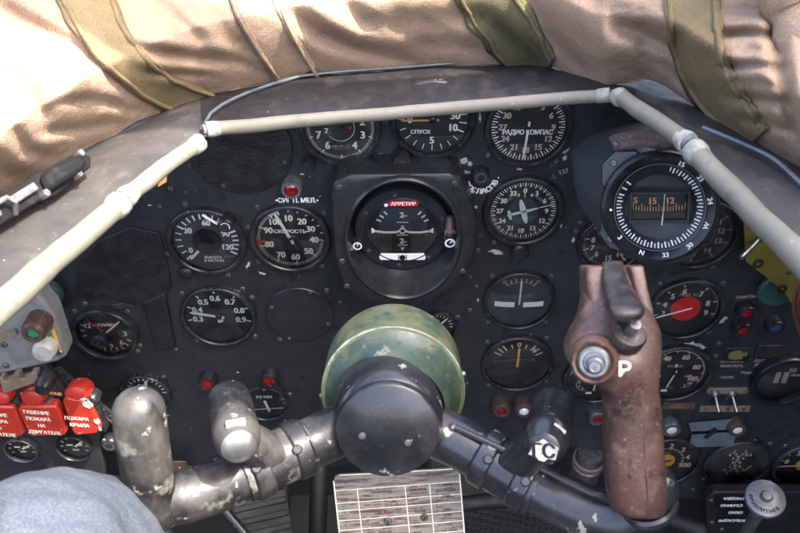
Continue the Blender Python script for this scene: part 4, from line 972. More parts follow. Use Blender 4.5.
# ------------------------------------------------------------------ cowl, tubing
tube_pts = [(-160, 456, .34), (0, 308, .44), (60, 255, .50), (120, 204, .56)]
tube2 = [(124, 199, .565), (160, 170, .60), (199, 143, .64)]
tube3 = [(207, 130, .66), (300, 121, .695), (407, 112, .71), (520, 102.5, .70), (609, 95, .675)]
tube4 = [(619, 96, .655), (650, 117, .605), (688, 143, .548)]
tube5 = [(694, 151, .545), (745, 204, .49), (800, 259, .42), (860, 315, .38), (980, 433, .33), (1120, 583, .30)]
def tubing(label, pts, r0, r1, smooth=True):
    tt = thing('edge_tube', label, 'tube', W(*pts[0]), None, 'pale rubber tubes along the cowl edge')
    pp = spline([tuple(W(*p)) for p in pts], 10); n_ = len(pp); o0 = Vector(tt.location)
    pp = [Vector(p)-o0 for p in pp]
    rr = [r0+(r1-r0)*i/(n_-1)+.00035*noise.noise(Vector((i*.35, r0*900, 2)))*1.2 for i in range(n_)]
    pp = [p+Vector((0, 0, .0008*noise.noise(Vector((i*.25, r1*700, 5))))) for i, p in enumerate(pp)]
    b = MB(); b.tube(pp, rr, 20, caps='flat'); obj('sleeve', b, M_['tubing'], tt)
    for e, nx in ((0, 1), (-1, -2)):
        d = (pp[e]-pp[nx]).normalized(); b = MB(); b.tube([pp[e]-d*.001, pp[e]+d*.0035], [rr[e]*1.02, rr[e]*.7], 16, caps='flat'); obj('end_cap', b, M_['bluewhite'] if e else M_['tubing'], tt)
    for e, nx in ((0, 1), (-1, -2)):
        d = (pp[nx]-pp[e]).normalized(); b = MB(); b.tube([pp[e]-d*.001, pp[e]+d*.004, pp[e]+d*.010], [rr[e]*1.12, rr[e]*1.16, rr[e]*1.01], 20, caps='flat'); b.v = [tuple(Vector(v)*(1)+Vector((0, 0, .0012*noise.noise(Vector(v)*300)))) for v in b.v]; obj('torn_end', b, M_['tubing_light'], tt)
    return tt
tubing('overexposed pale tube, lowest left section of the cowl edge', tube_pts, .0088, .0078)
tubing('short tan-stained pale tube at upper left of the cowl edge', tube2, .0066, .0064)
tubing('long pale tube running across the top of the dials', tube3, .0060, .0056)
tubing('short grey-green tube above the compass', tube4, .0068, .0066)
tubing('thick pale tube running down to the right photo edge', tube5, .0074, .0078)
# cowl skin: from the tube line out to the windscreen frame
inner = [(-160, 452, .34), (0, 305, .44), (60, 252, .50), (121, 201, .56), (160, 168, .60), (203, 136, .655), (300, 121, .695), (407, 112, .71), (520, 102, .70), (612, 93, .675), (650, 117, .62), (694, 149, .56), (745, 201, .49), (800, 256, .42), (860, 312, .38), (980, 430, .33), (1120, 580, .30)]
outer = [(-170, 330, .44), (0, 206, .57), (45, 176, .62), (88, 148, .67), (145, 118, .73), (200, 95, .80), (300, 74, .86), (400, 66, .88), (520, 60, .87), (612, 66, .83), (668, 84, .75), (720, 108, .68), (770, 140, .60), (810, 175, .53), (880, 225, .47), (1000, 330, .41), (1150, 480, .37)]
inn = spline([tuple(W(*p)) for p in inner], 8); out = spline([tuple(W(*p)) for p in outer], 8)
b = MB(); vs = []; fs = []; K = 10; n = len(inn)
for i in range(n):
    a, c = Vector(inn[i]), Vector(out[i]); 
    for k in range(K+1):
        u = k/K; p = a.lerp(c, u); p.z += .005*math.sin(PI*u)+.0018*noise.noise(p*22)
        vs.append(p)
for i in range(n-1):
    for k in range(K): fs.append((i*(K+1)+k, (i+1)*(K+1)+k, (i+1)*(K+1)+k+1, i*(K+1)+k+1))
b.add(vs, fs); b.m = [0 if 40 <= f // K < 76 else 1 for f in range(len(fs))]  # middle faces take the shade-darkened colour, both ends the dusty one
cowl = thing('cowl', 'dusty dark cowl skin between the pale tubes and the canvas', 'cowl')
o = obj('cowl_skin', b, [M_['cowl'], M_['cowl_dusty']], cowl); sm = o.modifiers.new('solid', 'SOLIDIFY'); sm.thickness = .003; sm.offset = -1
ep = []
def cowl_pt(i, u):
    a, c = Vector(inn[i]), Vector(out[i]); p = a.lerp(c, u); p.z += .005*math.sin(PI*u)+.0035; p.y -= .001; return p
for i in range(40, 66): ep.append(cowl_pt(i, .06+.74*min(1, (i-40)/8)**.6+.008*(max(0, i-48))*.5))
obj('seal_strip', MB().tube(ep, .0015, 8), M_['bluewhite'], cowl)
obj('seal_strip', MB().tube([Vector(p)+Vector((0, 0, .012)) for p in spline([tuple(W(*p)) for p in [(700, 143, .575), (740, 160, .56), (770, 176, .53), (800, 205, .49)]], 8)], .0015, 8), M_['bluewhite'], cowl)
obj('seal_strip', MB().tube([Vector(p)+Vector((0, 0, .012)) for p in spline([tuple(W(*p)) for p in [(575, 88, .80), (600, 84, .80), (640, 92, .75)]], 8)], .0035, 8), M_['teal'], cowl)
# latch on the left cowl
la, lb = W(-12, 219, .50), W(84, 158, .585)
ax = (lb-la).normalized(); fr_ = frame((CAM-la).normalized(), (0, 0, 1))
zc = (CAM-(la+lb)/2).normalized(); yc = zc.cross(ax).normalized(); zc = ax.cross(yc)
t = thing('cowl_latch', 'black metal latch with bolts on the left edge of the cowl', 'latch', la, Matrix((ax, yc, zc)).transposed()); Ll = (lb-la).length
b = MB(); b.prism([(-.01, -.007), (Ll*.40, -.008), (Ll*.55, -.011), (Ll*.98, -.008), (Ll*1.05, -.002), (Ll*.98, .006), (Ll*.5, .008), (-.01, .007)], -.006, .002); obj('base_plate', b, M_['matteblack'], t, bevel=.0015)
b = MB(); b.prism([(Ll*.46, -.0065), (Ll*.86, -.0075), (Ll*.95, -.003), (Ll*.90, .0045), (Ll*.50, .006)], .002, .010, inset=.16); obj('latch_body', b, M_['matteblack'], t, bevel=.003)
b = MB(); b.box(Ll*.20, Ll*.43, -.0015, .0045, .002, .006); obj('slot_plate', b, M_['steel'], t, bevel=.0008)
b = MB(); b.tube([(Ll*.02, .005, .005), (Ll*.14, .005, .009), (Ll*.165, .0, .010), (Ll*.17, -.006, .003)], .0019, 8); obj('lever', b, M_['steel'], t)
for u, y in ((.45, -.006), (.80, -.007), (.94, .004), (.03, 0)):
    b = MB(); b.lathe([(.0032, .001), (.0032, .0065), (.0026, .0074), (0, .0074)], 6, Matrix.Translation((Ll*u, y, 0))); obj('bolt', b, M_['steel'], t)

# ------------------------------------------------------------------ canvas cover over the windscreen
BOT = [(-260, 350), (-140, 262), (-60, 236), (0, 205), (45, 176), (86, 150), (120, 132), (160, 112), (200, 98), (250, 86), (300, 77), (360, 72), (420, 69), (470, 66), (530, 65), (556, 68), (575, 76), (592, 85), (608, 87), (626, 83), (645, 78), (665, 86), (700, 110), (740, 134), (780, 158), (830, 186), (940, 235), (1080, 330)]
def lin(tab, x):
    if x <= tab[0][0]: return tab[0][1]
    for (a, b_), (c, d) in zip(tab, tab[1:]):
        if x <= c: u = (x-a)/(c-a); return b_+(d-b_)*u
    return tab[-1][1]
ZB = [(-260, .41), (-140, .46), (0, .545), (88, .635), (200, .76), (300, .815), (420, .835), (530, .815), (572, .74), (605, .685), (640, .67), (680, .645), (720, .60), (800, .52), (940, .46), (1080, .40)]
FOLDS = [  # polyline in photo px, depth in metres, half width in px: creases of the cloth
 ([(-20, -6), (30, 24), (73, 46), (110, 78)], .022, 9), ([(-10, 50), (22, 85), (48, 127)], .020, 10), ([(112, 42), (155, 52), (200, 59), (235, 66)], .014, 6), ([(140, 70), (170, 74), (215, 76)], .010, 4),
 ([(42, 132), (80, 130), (125, 122)], .010, 5), ([(52, 105), (90, 100), (130, 108)], .007, 5), ([(100, 95), (125, 110), (150, 112)], .006, 4), ([(120, -20), (165, 10), (205, 45)], .014, 9),
 ([(180, -10), (215, 20), (245, 55)], .008, 8), ([(287, 8), (318, 34), (355, 50), (397, 60), (430, 64)], .018, 8), ([(320, -20), (350, 10), (372, 30)], .012, 10), ([(205, 52), (235, 60), (270, 76)], .007, 5),
 ([(400, 48), (440, 46), (490, 52)], .010, 10), ([(385, 20), (430, 24), (480, 16)], .010, 14), ([(470, 10), (500, 34), (525, 60)], .012, 9), ([(535, 0), (545, 30), (570, 62), (600, 80)], .016, 8),
 ([(600, 22), (640, 32), (670, 48), (690, 75)], .026, 12), ([(560, -30), (590, -5), (620, 22)], .012, 12), ([(612, 10), (650, 8), (680, 12)], .008, 7), ([(716, 36), (745, 33), (780, 36)], .016, 5),
 ([(722, 66), (750, 66), (785, 68)], .016, 5), ([(728, 96), (755, 100), (785, 104)], .013, 5), ([(718, 12), (745, 10), (775, 14)], .010, 6), ([(735, 120), (760, 122), (790, 132)], .010, 5),
 ([(660, 60), (680, 82), (700, 98)], .014, 6), ([(772, -20), (778, 50), (790, 110), (800, 150)], .022, 8), ([(640, 50), (652, 65), (650, 78)], .008, 6), ([(-60, 120), (-20, 160), (20, 185)], .018, 12), ([(10, 120), (25, 150), (60, 160)], .012, 7)]
def seg_d(px, py, a, c):
    vx, vy = c[0]-a[0], c[1]-a[1]; t_ = max(0, min(1, ((px-a[0])*vx+(py-a[1])*vy)/(vx*vx+vy*vy))); return math.hypot(px-a[0]-vx*t_, py-a[1]-vy*t_), t_
def folds(px, py):
    h = 0
    for pts, amp, w_ in FOLDS:
        best = 1e9; tt = 0; ns = len(pts)-1
        for i in range(ns):
            d, u = seg_d(px, py, pts[i], pts[i+1])
            if d < best: best = d; tt = (i+u)/ns
        if best < w_*4.5:
            e = min(1, min(tt, 1-tt)*4+.25)
            x = best/w_
            h += amp*e*(-math.exp(-x*x*1.3)+.42*math.exp(-((x-2.0)/1.1)**2))
    return h
def canvas(px, py):
    yb = lin(BOT, px); v = (yb-py)/240.0
    z0 = lin(ZB, px)
    u = max(0, min(1, v/.34)); bulge = math.sin(u*PI/2)
    z = z0+.022-.085*bulge*(.85+.25*noise.noise(Vector((px/90, 3.1, 0))))+.20*max(0, v-.30)
    h = folds(px, py)
    q = Vector(((px*.8+py*.6)/120, (-px*.6+py*.8)/38, 1.7)); h += .0055*noise.noise(q)+.0022*noise.noise(q*2.3)+.0010*noise.noise(q*5.1)
    q = Vector((px/60, py/45, 9)); h += .020*noise.noise(q*.7)
    fade = max(0, min(1, v*9))
    return W(px, py, z-h*(.3+.7*fade)*.62)
t = thing('canvas_cover', 'rumpled beige canvas cover with sewn olive straps piled above the cowl', 'cover')
b = MB(); NX, NY = 400, 120; vs = []; fs = []
for i in range(NX+1):
    px = -260+1340*i/NX; yb = lin(BOT, px)+2.2*noise.noise(Vector((px/25, 0, 4)))
    for j in range(NY+1):
        u = j/NY; py = yb+(-150-yb)*u**1.15; vs.append(canvas(px, py))
for i in range(NX):
    for j in range(NY): k = i*(NY+1)+j; fs.append((k, k+NY+1, k+NY+2, k+1))
b.add(vs, fs); o = obj('canvas_sheet', b, M_['canvas'], t, angle=180); sm = o.modifiers.new('solid', 'SOLIDIFY'); sm.thickness = .0025; sm.offset = -1
def strap(pts, widths, m, off=.0055, label=None, name='strap', wob=1.0):
    pp = spline(pts, 14); n_ = len(pp); b = MB(); vs = []; fs = []; K = 10
    for i, p in enumerate(pp):
        q = pp[min(i+1, n_-1)]; q0 = pp[max(i-1, 0)]; dx, dy = q[0]-q0[0], q[1]-q0[1]; L_ = math.hypot(dx, dy); nx, ny = -dy/L_, dx/L_
        w_ = lin([(j/(len(widths)-1), x) for j, x in enumerate(widths)], i/(n_-1))/2
        for k in range(K+1):
            u = -1+2*k/K; e = wob*1.6*noise.noise(Vector((i*.18, u*3, off*900)))
            P_ = canvas(p[0]+nx*(w_*u+e), p[1]+ny*(w_*u+e)); vs.append(P_+(CAM-P_).normalized()*(off+.0015*(1-u*u)))
    for i in range(n_-1):
        for k in range(K): j = i*(K+1)+k; fs.append((j, j+1, j+K+2, j+K+1))
    for k_ in (1, 9):     # double stitching shows as a shallow cord along both edges
        b.tube([vs[i*(K+1)+k_]+(CAM-vs[i*(K+1)+k_]).normalized()*(.0002+.0004*(i % 2)) for i in range(n_)], .00045, 6)
    b.add(vs, fs); o = obj(name, b, m, t, angle=180); s2 = o.modifiers.new('solid', 'SOLIDIFY'); s2.thickness = .003; s2.offset = -1
    if label: o['label'] = label
    return o
strap([(40, -120), (65, -50), (88, 0), (108, 40), (135, 70), (165, 92), (200, 104), (214, 108)], [52, 56, 56, 46, 38, 36, 30, 24], M_['strap'], label='yellowish olive strap at the left')
strap([(225, -130), (240, -60), (255, 0), (272, 38), (298, 80)], [46, 46, 46, 44, 44], M_['canvas'], off=.003, label='beige sewn canvas band', wob=.6)
for s in (-1, 1):   # rolled seams of the sewn band
    pp = spline([(225+s*23, -130), (240+s*23, -60), (255+s*23, 0), (272+s*22, 38), (298+s*20, 78)], 12)
    obj('seam', MB().tube([canvas(*p)+(CAM-canvas(*p)).normalized()*.007 for p in pp], .0022, 6), M_['canvas'], t)
strap([(440, -130), (468, -40), (492, 5), (512, 35), (528, 58), (535, 72)], [60, 62, 62, 58, 50, 40], M_['strap_green'], off=.005, label='dark green strap in the middle', wob=2)
strap([(680, -130), (688, -50), (692, 0), (696, 40), (708, 80), (735, 118), (755, 140)], [58, 57, 56, 56, 50, 42, 34], M_['strap'], off=.006, label='olive strap at the right')
pp = spline([(745, -120, .56), (768, -40, .545), (790, 30, .535), (800, 80, .53), (812, 125, .525), (840, 180, .52)], 10)
obj('rolled_edge', MB().tube([W(p[0]+14, p[1], p[2]+.006*noise.noise(Vector((i*.2, 0, 0)))) for i, p in enumerate(pp)], [.020+.004*noise.noise(Vector((i*.3, 2, 0))) for i in range(len(pp))], 24), M_['canvas'], t)
b = MB(); b.tube([W(x, y, z) for x, y, z in spline([(740, 128, .665), (765, 138, .63), (790, 152, .60), (815, 165, .58)], 6)], .011, 14); tag(obj('rust_cloth', b, M_['rust']), 'rust brown cloth roll under the right end of the canvas', 'cloth')

# ------------------------------------------------------------------ control yoke
yk = thing('control_yoke', 'black ram-horn control wheel with green barrel hub and one brown grip', 'control yoke', W(388, 432, .552))
O = Vector(yk.location)
AX = Vector((0, -math.cos(rad(18)), math.sin(rad(18))))   # hub axis, towards the pilot
HF = Matrix.Translation((0, 0, 0)) @ frame(AX).to_4x4()
rc = 53*.552/800
b = MB(); b.lathe([(0, .0005), (rc*.93, .0), (rc*.975, -.0012), (rc*.99, -.0035), (rc*.99, -.0070), (rc*1.025, -.0085), (rc*1.05, -.0115), (rc*1.065, -.018), (rc*1.10, -.034), (rc*1.10, -.073), (0, -.074)][::-1], 72, HF); obj('hub_cap', b, M_['yoke'], yk)
for x, y in ((-26, 4), (20, 12)):
    M = HF @ Matrix.Translation((x*.552/800, -y*.552/800, 0)); b = MB(); b.lathe([(.0028, 0), (.0024, .0010), (0, .0014)], 14, M); obj('screw', b, M_['steel'], yk)
rb = .0545
b = MB(); b.lathe([(rc*1.04, -.030), (rc*1.12, -.040), (rb*.80, -.0505), (rb*.90, -.0565), (rb*.95, -.0585)][::-1], 80, HF @ Matrix.Translation((.003, 0, 0))); obj('barrel_face', b, M_['green_face'], yk)
b = MB(); b.lathe([(rb*.95, -.0585), (rb*.99, -.0590), (rb, -.0615), (rb, -.105), (rb*.97, -.112), (0, -.113)][::-1], 80, HF @ Matrix.Translation((.003, 0, 0))); obj('barrel', b, M_['green'], yk)
b = MB(); b.lathe([(rb*.965, -.0595), (rb*.985, -.0583), (rb*1.005, -.0593), (rb*1.005, -.0615), (rb*1.0, -.062)], 80, HF @ Matrix.Translation((.003, 0, 0))); obj('barrel_rim', b, M_['rimworn'], yk)
def pth(l): return [W(*p)-O for p in l]
left = [(400, 415, .60), (352, 426, .588), (318, 440, .578), (272, 461, .563), (222, 484, .548), (180, 497, .535), (155, 499, .527)]
ps = spline([tuple(p) for p in pth(left)], 10)
b = MB(); nP = len(ps); b.tube(ps, [.0202-.0022*min(1, i/28)+.0006*noise.noise(Vector((i*.3, 0, 0))) for i in range(nP)], 32); obj('left_arm', b, M_['yoke_worn'], yk).name = 'arm'
horn = [(158, 506, .526), (150, 488, .520), (146, 465, .513), (142, 438, .505), (139, 412, .499)]
b = MB(); ps = spline([tuple(p) for p in pth(horn)], 8); b.tube(ps, [.0168, .0166]+[.0164]*(len(ps)-2), 32); o = obj('horn', b, M_['yoke_worn'], yk)
right = [(380, 415, .60), (425, 428, .588), (462, 444, .578), (505, 470, .566), (548, 494, .553), (592, 513, .541), (625, 519, .532), (645, 508, .525), (650, 488, .52)]
ps = spline([tuple(p) for p in pth(right)], 10); b = MB(); b.tube(ps, [.0202-.0022*min(1, i/28) for i in range(len(ps))], 32); obj('arm', b, M_['yoke'], yk)
# lighter raised rib along the right arm
rib = [(452, 426, .565), (500, 448, .552), (545, 470, .54), (590, 492, .528), (612, 497, .52)]
b = MB(); b.tube(spline([tuple(p) for p in pth(rib)], 8), .0022, 8); obj('cable_strip', b, M_['yoke'], yk)
# brown grip
def loft(b, rings, n=40, p=2.4, m=0):
    vs = []; fs = []
    for c, ax, ay, rx, ry in rings:
        for k in range(n):
            a = 2*PI*k/n; ca, sa = math.cos(a), math.sin(a)
            vs.append(c+ax*(rx*math.copysign(abs(ca)**(2/p), ca))+ay*(ry*math.copysign(abs(sa)**(2/p), sa)))
    for i in range(len(rings)-1):
        for k in range(n): j = (k+1) % n; fs.append((i*n+k, i*n+j, (i+1)*n+j, (i+1)*n+k))
    fs.append(tuple(range(n))[::-1]); fs.append(tuple(range((len(rings)-1)*n, len(rings)*n))); b.add(vs, fs, m)
G = [  # px, py, z, half width px, half depth m
 (639, 512, .512, 22, .0140), (637, 506, .511, 27, .0165), (636, 490, .508, 28.5, .0178), (633, 455, .502, 29, .0182), (632, 425, .497, 28, .0178), (631, 400, .492, 27, .0175), (628, 390, .4895, 28, .0180),
 (624, 381, .487, 32, .0190), (617, 371, .485, 40, .0205), (613, 358, .4845, 45.5, .0212), (612, 345, .487, 47, .0208), (614, 331, .492, 44, .0200), (614.5, 316, .499, 37.5, .0185), (612, 299, .507, 31, .0165), (610.5, 284, .515, 28, .0150), (610, 273, .521, 27, .0135), (610, 267, .524, 25, .0100)]
sp = spline(G, 5); rings = []
for q in sp:
    c = W(q[0], q[1], q[2])-O; rings.append((c, RV, FV, q[3]*q[2]/800, q[4]))
b = MB(); loft(b, rings[::-1], 48, 2.7); grip = obj('grip', b, M_['grip'], yk, angle=60)
b = MB(); b.tube([W(q[0]+3, q[1], q[2])-FV*(q[4]*.985)-O for q in sp if 384 < q[1] < 505], .0006, 6); obj('mould_seam', b, M_['grip'], grip)
b = MB(); b.tube([W(x, y, z)-O for x, y, z in ((643, 425, .481), (634, 434, .4815), (624, 440, .482))], .0005, 6); obj('scratch', b, M_['tan'], grip)
# letter on the grip
lc = W(625, 369, .4585)-O; b = MB(); M = Matrix.Translation(lc) @ frame(-FV, UV).to_4x4()
vs, fs = glyphs('Р'); s = 14*.462/800
def grip_front(x, y):
    return 0.0
b.add([(x*s*1.15, y*s, 0) for x, y in vs], fs, 0, M)
o = obj('letter', b, M_['cream'], grip)
# side button boss
bc = W(594, 362, .4615)-O; nb = (-FV*.94+Vector((-.25, 0, 0))+UV*(-.08)).normalized(); M = Matrix.Translation(bc) @ frame(nb, UV).to_4x4()
kb = .462/800
b = MB(); b.lathe([(0, -.034), (22*kb, -.034), (25.5*kb, -.012), (24.5*kb, -.003), (21*kb, .0008), (18.5*kb, .0), (16.5*kb, -.002), (0, -.002)], 40, M); obj('button_boss', b, M_['grip'], grip)
b = MB(); b.lathe([(16*kb, -.004), (16*kb, .0015), (14*kb, .0028), (11*kb, .0028), (10*kb, .0012), (0, .0012)], 36, M); bt = obj('push_button', b, M_['steel'], grip)
b = MB(); b.lathe([(9*kb, .000), (8.5*kb, .005), (6*kb, .0065), (5*kb, .006), (0, .0062)], 28, M @ Matrix.Translation((.0008, -.0012, 0))); obj('button_stem', b, M_['copperknob'], bt) if False else obj('button_stem', b, M_['steel'], grip)
# top button washer and trigger lever
wc = W(629, 334, .4635)-O; nb = (-FV*.75+UV*.55+RV*.1).normalized(); M = Matrix.Translation(wc) @ frame(nb, UV).to_4x4()
b = MB(); b.lathe([(18*kb, -.006), (18*kb, .0005), (16*kb, .0022), (12*kb, .0026), (0, .0026)], 36, M); obj('washer', b, M_['trigger'], grip)
b = MB(); b.lathe([(6*kb, .002), (6*kb, .011), (0, .011)], 24, M); obj('plunger', b, M_['steel'], grip)
Lv = [(612, 264, .512, 11, .0035), (613, 272, .502, 11.5, .004), (616, 283, .491, 12.5, .0044), (620, 295, .478, 15, .005), (625, 306, .464, 17.5, .0056), (627, 312, .455, 17.5, .0056), (628, 317, .451, 14, .0045), (629, 320, .450, 8, .003)]
rings = []
for q in spline(Lv, 5):
    c = W(q[0], q[1], q[2])-O; rings.append((c, RV, (-FV*.8+UV*.6).normalized(), q[3]*q[2]/800, q[4]))
b = MB(); loft(b, rings[::-1], 28, 2.5); obj('trigger', b, M_['trigger'], grip, angle=60)
b = MB(); p0 = W(592, 276, .497)-O
loft(b, [(W(x, y, z)-O, RV, FV, w_*z/800, d_) for x, y, z, w_, d_ in ((592, 265, .522, 8.5, .008), (592, 267, .516, 10.5, .012), (593, 288, .510, 10.5, .014), (595, 306, .506, 9, .015), (598, 322, .503, 6, .012))][::-1], 28, 5); obj('cheek', b, M_['grip'], grip)
b = MB(); loft(b, [(W(x, y, z)-O, RV, FV, w_*z/800, d_) for x, y, z, w_, d_ in ((632, 265, .522, 6.5, .008), (632, 267, .516, 7.5, .012), (635, 288, .510, 7.5, .014), (640, 306, .506, 7, .015), (645, 322, .503, 5, .012))][::-1], 28, 5); obj('cheek', b, M_['grip'], grip)
b = MB(); M = Matrix.Translation(W(655, 373, .492)-O) @ frame(RV-FV*.25, UV).to_4x4(); b.lathe([(.0058, -.006), (.0058, .0012), (.004, .002), (0, .002)], 20, M, sy=1.3); obj('plug', b, M_['copperknob'], grip)
b = MB(); b.lathe([(.0175, -.002), (.0192, 0), (.0192, .004), (.0175, .006)], 36, Matrix.Translation(W(648, 505, .521)-O) @ frame(W(637, 470, .50)-W(648, 508, .52), RV).to_4x4()); obj('grip_ring', b, M_['yoke'], yk)
# thumb switches
def thumb(p_far, p_near, r, m, tip, body='yoke_worn'):
    a, c = W(*p_far)-O, W(*p_near)-O; d = (c-a); M = Matrix.Translation(a) @ frame(d, UV).to_4x4(); L_ = d.length
    b = MB(); b.lathe([(0, -.004), (r*.8, -.003), (r*.98, .0), (r, .004), (r, L_*.72), (r*1.02, L_*.74), (r*1.0, L_*.78), (r*.97, L_*.86), (r*.80, L_*.96), (r*.74, L_)], 40, M); s1 = obj('thumb_switch', b, M_[body], yk)
    b = MB(); b.lathe([(r*.74, L_*.995), (r*.68, L_*1.01), (r*.4, L_*1.025), (0, L_*1.03)], 32, M); obj('button', b, M_[tip], s1); return s1, M, L_
s1, M, L_ = thumb((229, 400, .560), (239, 447, .497), .0152, 'yoke_worn', 'silver')
s2, M2, L2 = thumb((554, 406, .560), (544, 449, .500), .0148, 'yoke', 'yoke', 'yoke')
b = MB()
r = .0148; b.flat([((.0086+.002*math.sin(k*2.3))*math.cos(2*PI*k/16), (.0070+.0014*math.sin(k*3.7))*math.sin(2*PI*k/16)) for k in range(16)], L2*1.034, M=M2); b.text('ГС', 0, 0, .0095, L2*1.036, M=M2, wx=.85, m=1); obj('letters', b, [M_['chip'], M_['yoke']], s2)
b = MB(); b.box(-.006, .006, .005, .009, L_*1.0-.008, L_*1.0-.0045, M @ Matrix.Rotation(rad(8), 4, 'Z') @ Matrix.Translation((0, .0065, 0))); obj('index_mark', b, M_['chip'], s1, bevel=.0005)
b = MB(); b.box(-.004, .005, .006, .009, L2*.92-.006, L2*.92-.003, M2 @ Matrix.Rotation(rad(-40), 4, 'Z') @ Matrix.Translation((0, .0055, 0))); obj('index_mark', b, M_['chip'], s2, bevel=.0005)
def clamp(p0, p1, r, m, ear):
    a, c = W(*p0)-O, W(*p1)-O; b = MB(); d = (c-a).normalized()
    b.tube([a-d*.0005, a, c, c+d*.0005], [r*.98, r, r, r*.98], 32, caps='flat'); o = obj('clamp_band', b, M_[m], yk, bevel=.0008); return o
def arm_at(A_, u):
    P_ = [tuple(W(*p)-O) for p in A_]; sp_ = spline(P_, 20); return Vector(sp_[int(u*(len(sp_)-1))])
def clamp_on(A_, u0, u1, m, sw, r=.0199):
    pts_ = [arm_at(A_, u0+(u1-u0)*k/6) for k in range(7)]
    b = MB(); b.tube(pts_, [r*.985]+[r]*5+[r*.985], 36, caps='flat'); cb = obj('clamp_band', b, M_[m], yk, bevel=.0007)
    for e in (.0, .62):
        a_ = pts_[0].lerp(pts_[-1], e+.02); c_ = pts_[0].lerp(pts_[-1], e+.30); d_ = (c_-a_)
        b = MB(); b.tube([a_, a_+d_*.12, a_+d_*.88, c_], [r*1.0, r*1.085, r*1.085, r*1.0], 36, caps='flat'); obj('clamp_jaw', b, M_[m], yk, bevel=.0006)
    mid = pts_[3]; up_ = (sw-mid); d_ = up_.normalized(); ax_ = (pts_[-1]-pts_[0]).normalized(); sd = d_.cross(ax_).normalized()
    b = MB(); loft(b, [(mid+up_*f, ax_, sd, w_, h_) for f, w_, h_ in ((.30, .0145, .0150), (.62, .0135, .0135), (.85, .0120, .0115), (1.0, .010, .010))], 28, 3.2); obj('saddle', b, M_[m], yk, angle=50)
    for e in (.16, .78):
        p_ = pts_[0].lerp(pts_[-1], e); q_ = p_+(CAM-O-p_).normalized()*r*1.0
        M = Matrix.Translation(q_) @ frame((CAM-O-p_).normalized()).to_4x4(); b = MB(); b.lathe([(.0036, -.001), (.0036, .0028), (.0026, .0036), (0, .0036)], 16, M); obj('clamp_bolt', b, M_[m], yk)
clamp_on(left, .38, .60, 'yoke_worn', W(236, 432, .525)-O)
clamp_on(right, .30, .48, 'yoke', W(548, 430, .530)-O)
# barrel side studs
for x, y, z in ((463, 374, .62), (462, 385, .62), (322, 396, .62)):
    b = MB(); b.lathe([(.0025, -.006), (.0025, .001), (.0016, .0022), (0, .0024)], 12, Matrix.Translation(W(x, y, z)-O) @ frame(RV*(1 if x > 400 else -1)-FV*.3, UV).to_4x4()); obj('stud', b, M_['steel'], yk)
# column and card
b = MB(); b.tube(pth([(395, 425, .66), (397, 500, .68), (400, 600, .74), (402, 760, .95)]), .030, 28, caps='flat'); obj('column', b, M_['green_dark'], yk)
cq = [W(x, y, z) for x, y, z in ((333, 475, .622), (459, 468, .622), (470, 600, .665), (348, 610, .665))]
o0 = (cq[0]+cq[1]+cq[2]+cq[3])/4; ex = (cq[1]-cq[0]).normalized(); nz_ = ex.cross(cq[3]-cq[0]).normalized(); nz_ = -nz_ if nz_.dot(CAM-o0) < 0 else nz_; ey = nz_.cross(ex)
t = thing('check_card', 'worn cream and brown check card with white grid lines below hub', 'card', o0, Matrix((ex, ey, nz_)).transposed())
q = [((p-o0).dot(ex), (p-o0).dot(ey)) for p in cq]
def bil(u, v): 
    a = (q[0][0]+(q[1][0]-q[0][0])*u, q[0][1]+(q[1][1]-q[0][1])*u); c = (q[3][0]+(q[2][0]-q[3][0])*u, q[3][1]+(q[2][1]-q[3][1])*u); return (a[0]+(c[0]-a[0])*v, a[1]+(c[1]-a[1])*v)
cor = [bil(.05, 0), bil(.5, 0.0), bil(.95, 0), bil(.985, .012), bil(1, .045), bil(1, 1), bil(0, 1), bil(0, .045), bil(.015, .012)]
b = MB(); b.prism(cor, -.0015, 0); obj('plate', b, M_['card'], t)
b = MB()
for v in (.10, .19, .245, .315, .385, .46, .53, .60, .67, .81): b.line(bil(.0, v+.01), bil(1, v-.005), .0006, .0003)
for u in (.18, .56, .755): b.line(bil(u, .10), bil(u, 1), .0006, .0003)
for e in ((0, .04, 0, 1), (1, .04, 1, 1), (.05, .004, .95, .004)): b.line(bil(e[0], e[1]), bil(e[2], e[3]), .0010, .0003)
obj('grid_lines', b, M_['cream'], t)
b = MB()
for u, v, s in ((.37, .135, 'СКОРОСТЬ'), (.66, .135, 'ВЫСОТА'), (.88, .15, 'ОБОРОТЫ'), (.88, .19, '2200'), (.37, .29, 'ВЗЛЕТ'), (.66, .29, '0.6 0.8'), (.88, .29, '1850'), (.37, .43, 'НАБОР'), (.88, .33, '1600')):
    p = bil(u, v); b.text(s, p[0], p[1], .0022, .0003, 2)
obj('lettering', b, M_['brownplate'], t)
b = MB(); rnd_ = random.Random(3)
WD = ['ВЫПУСК', 'ШАССИ', 'ПОСАДКА', 'КМ/ЧАС', 'РЕЖИМ', 'НАДДУВ', 'ПЛАНИР', 'ЩИТКИ', '330', '250', '1.2', '40', '2050', '95', '0.85']
for r_ in range(26):
    v = .115+r_*.022
    for (u0, u1) in ((.02, .17), (.20, .54), (.58, .74), (.77, .98)):
        u = u0+.02
        while u < u1-.05:
            wd = rnd_.choice(WD)
            if u+.011*len(wd) > u1: break
            if rnd_.random() < .62: p = bil(u+.0055*len(wd), v); b.text(wd, p[0], p[1], .00135, .0002, 1.5, wx=.8)
            u += .013*len(wd)+.012
obj('fine_print', b, M_['brownplate'], t)
for u, v in ((.40, .345), (.69, .335)): p = bil(u, v); screw(t, p[0], p[1], .0003)

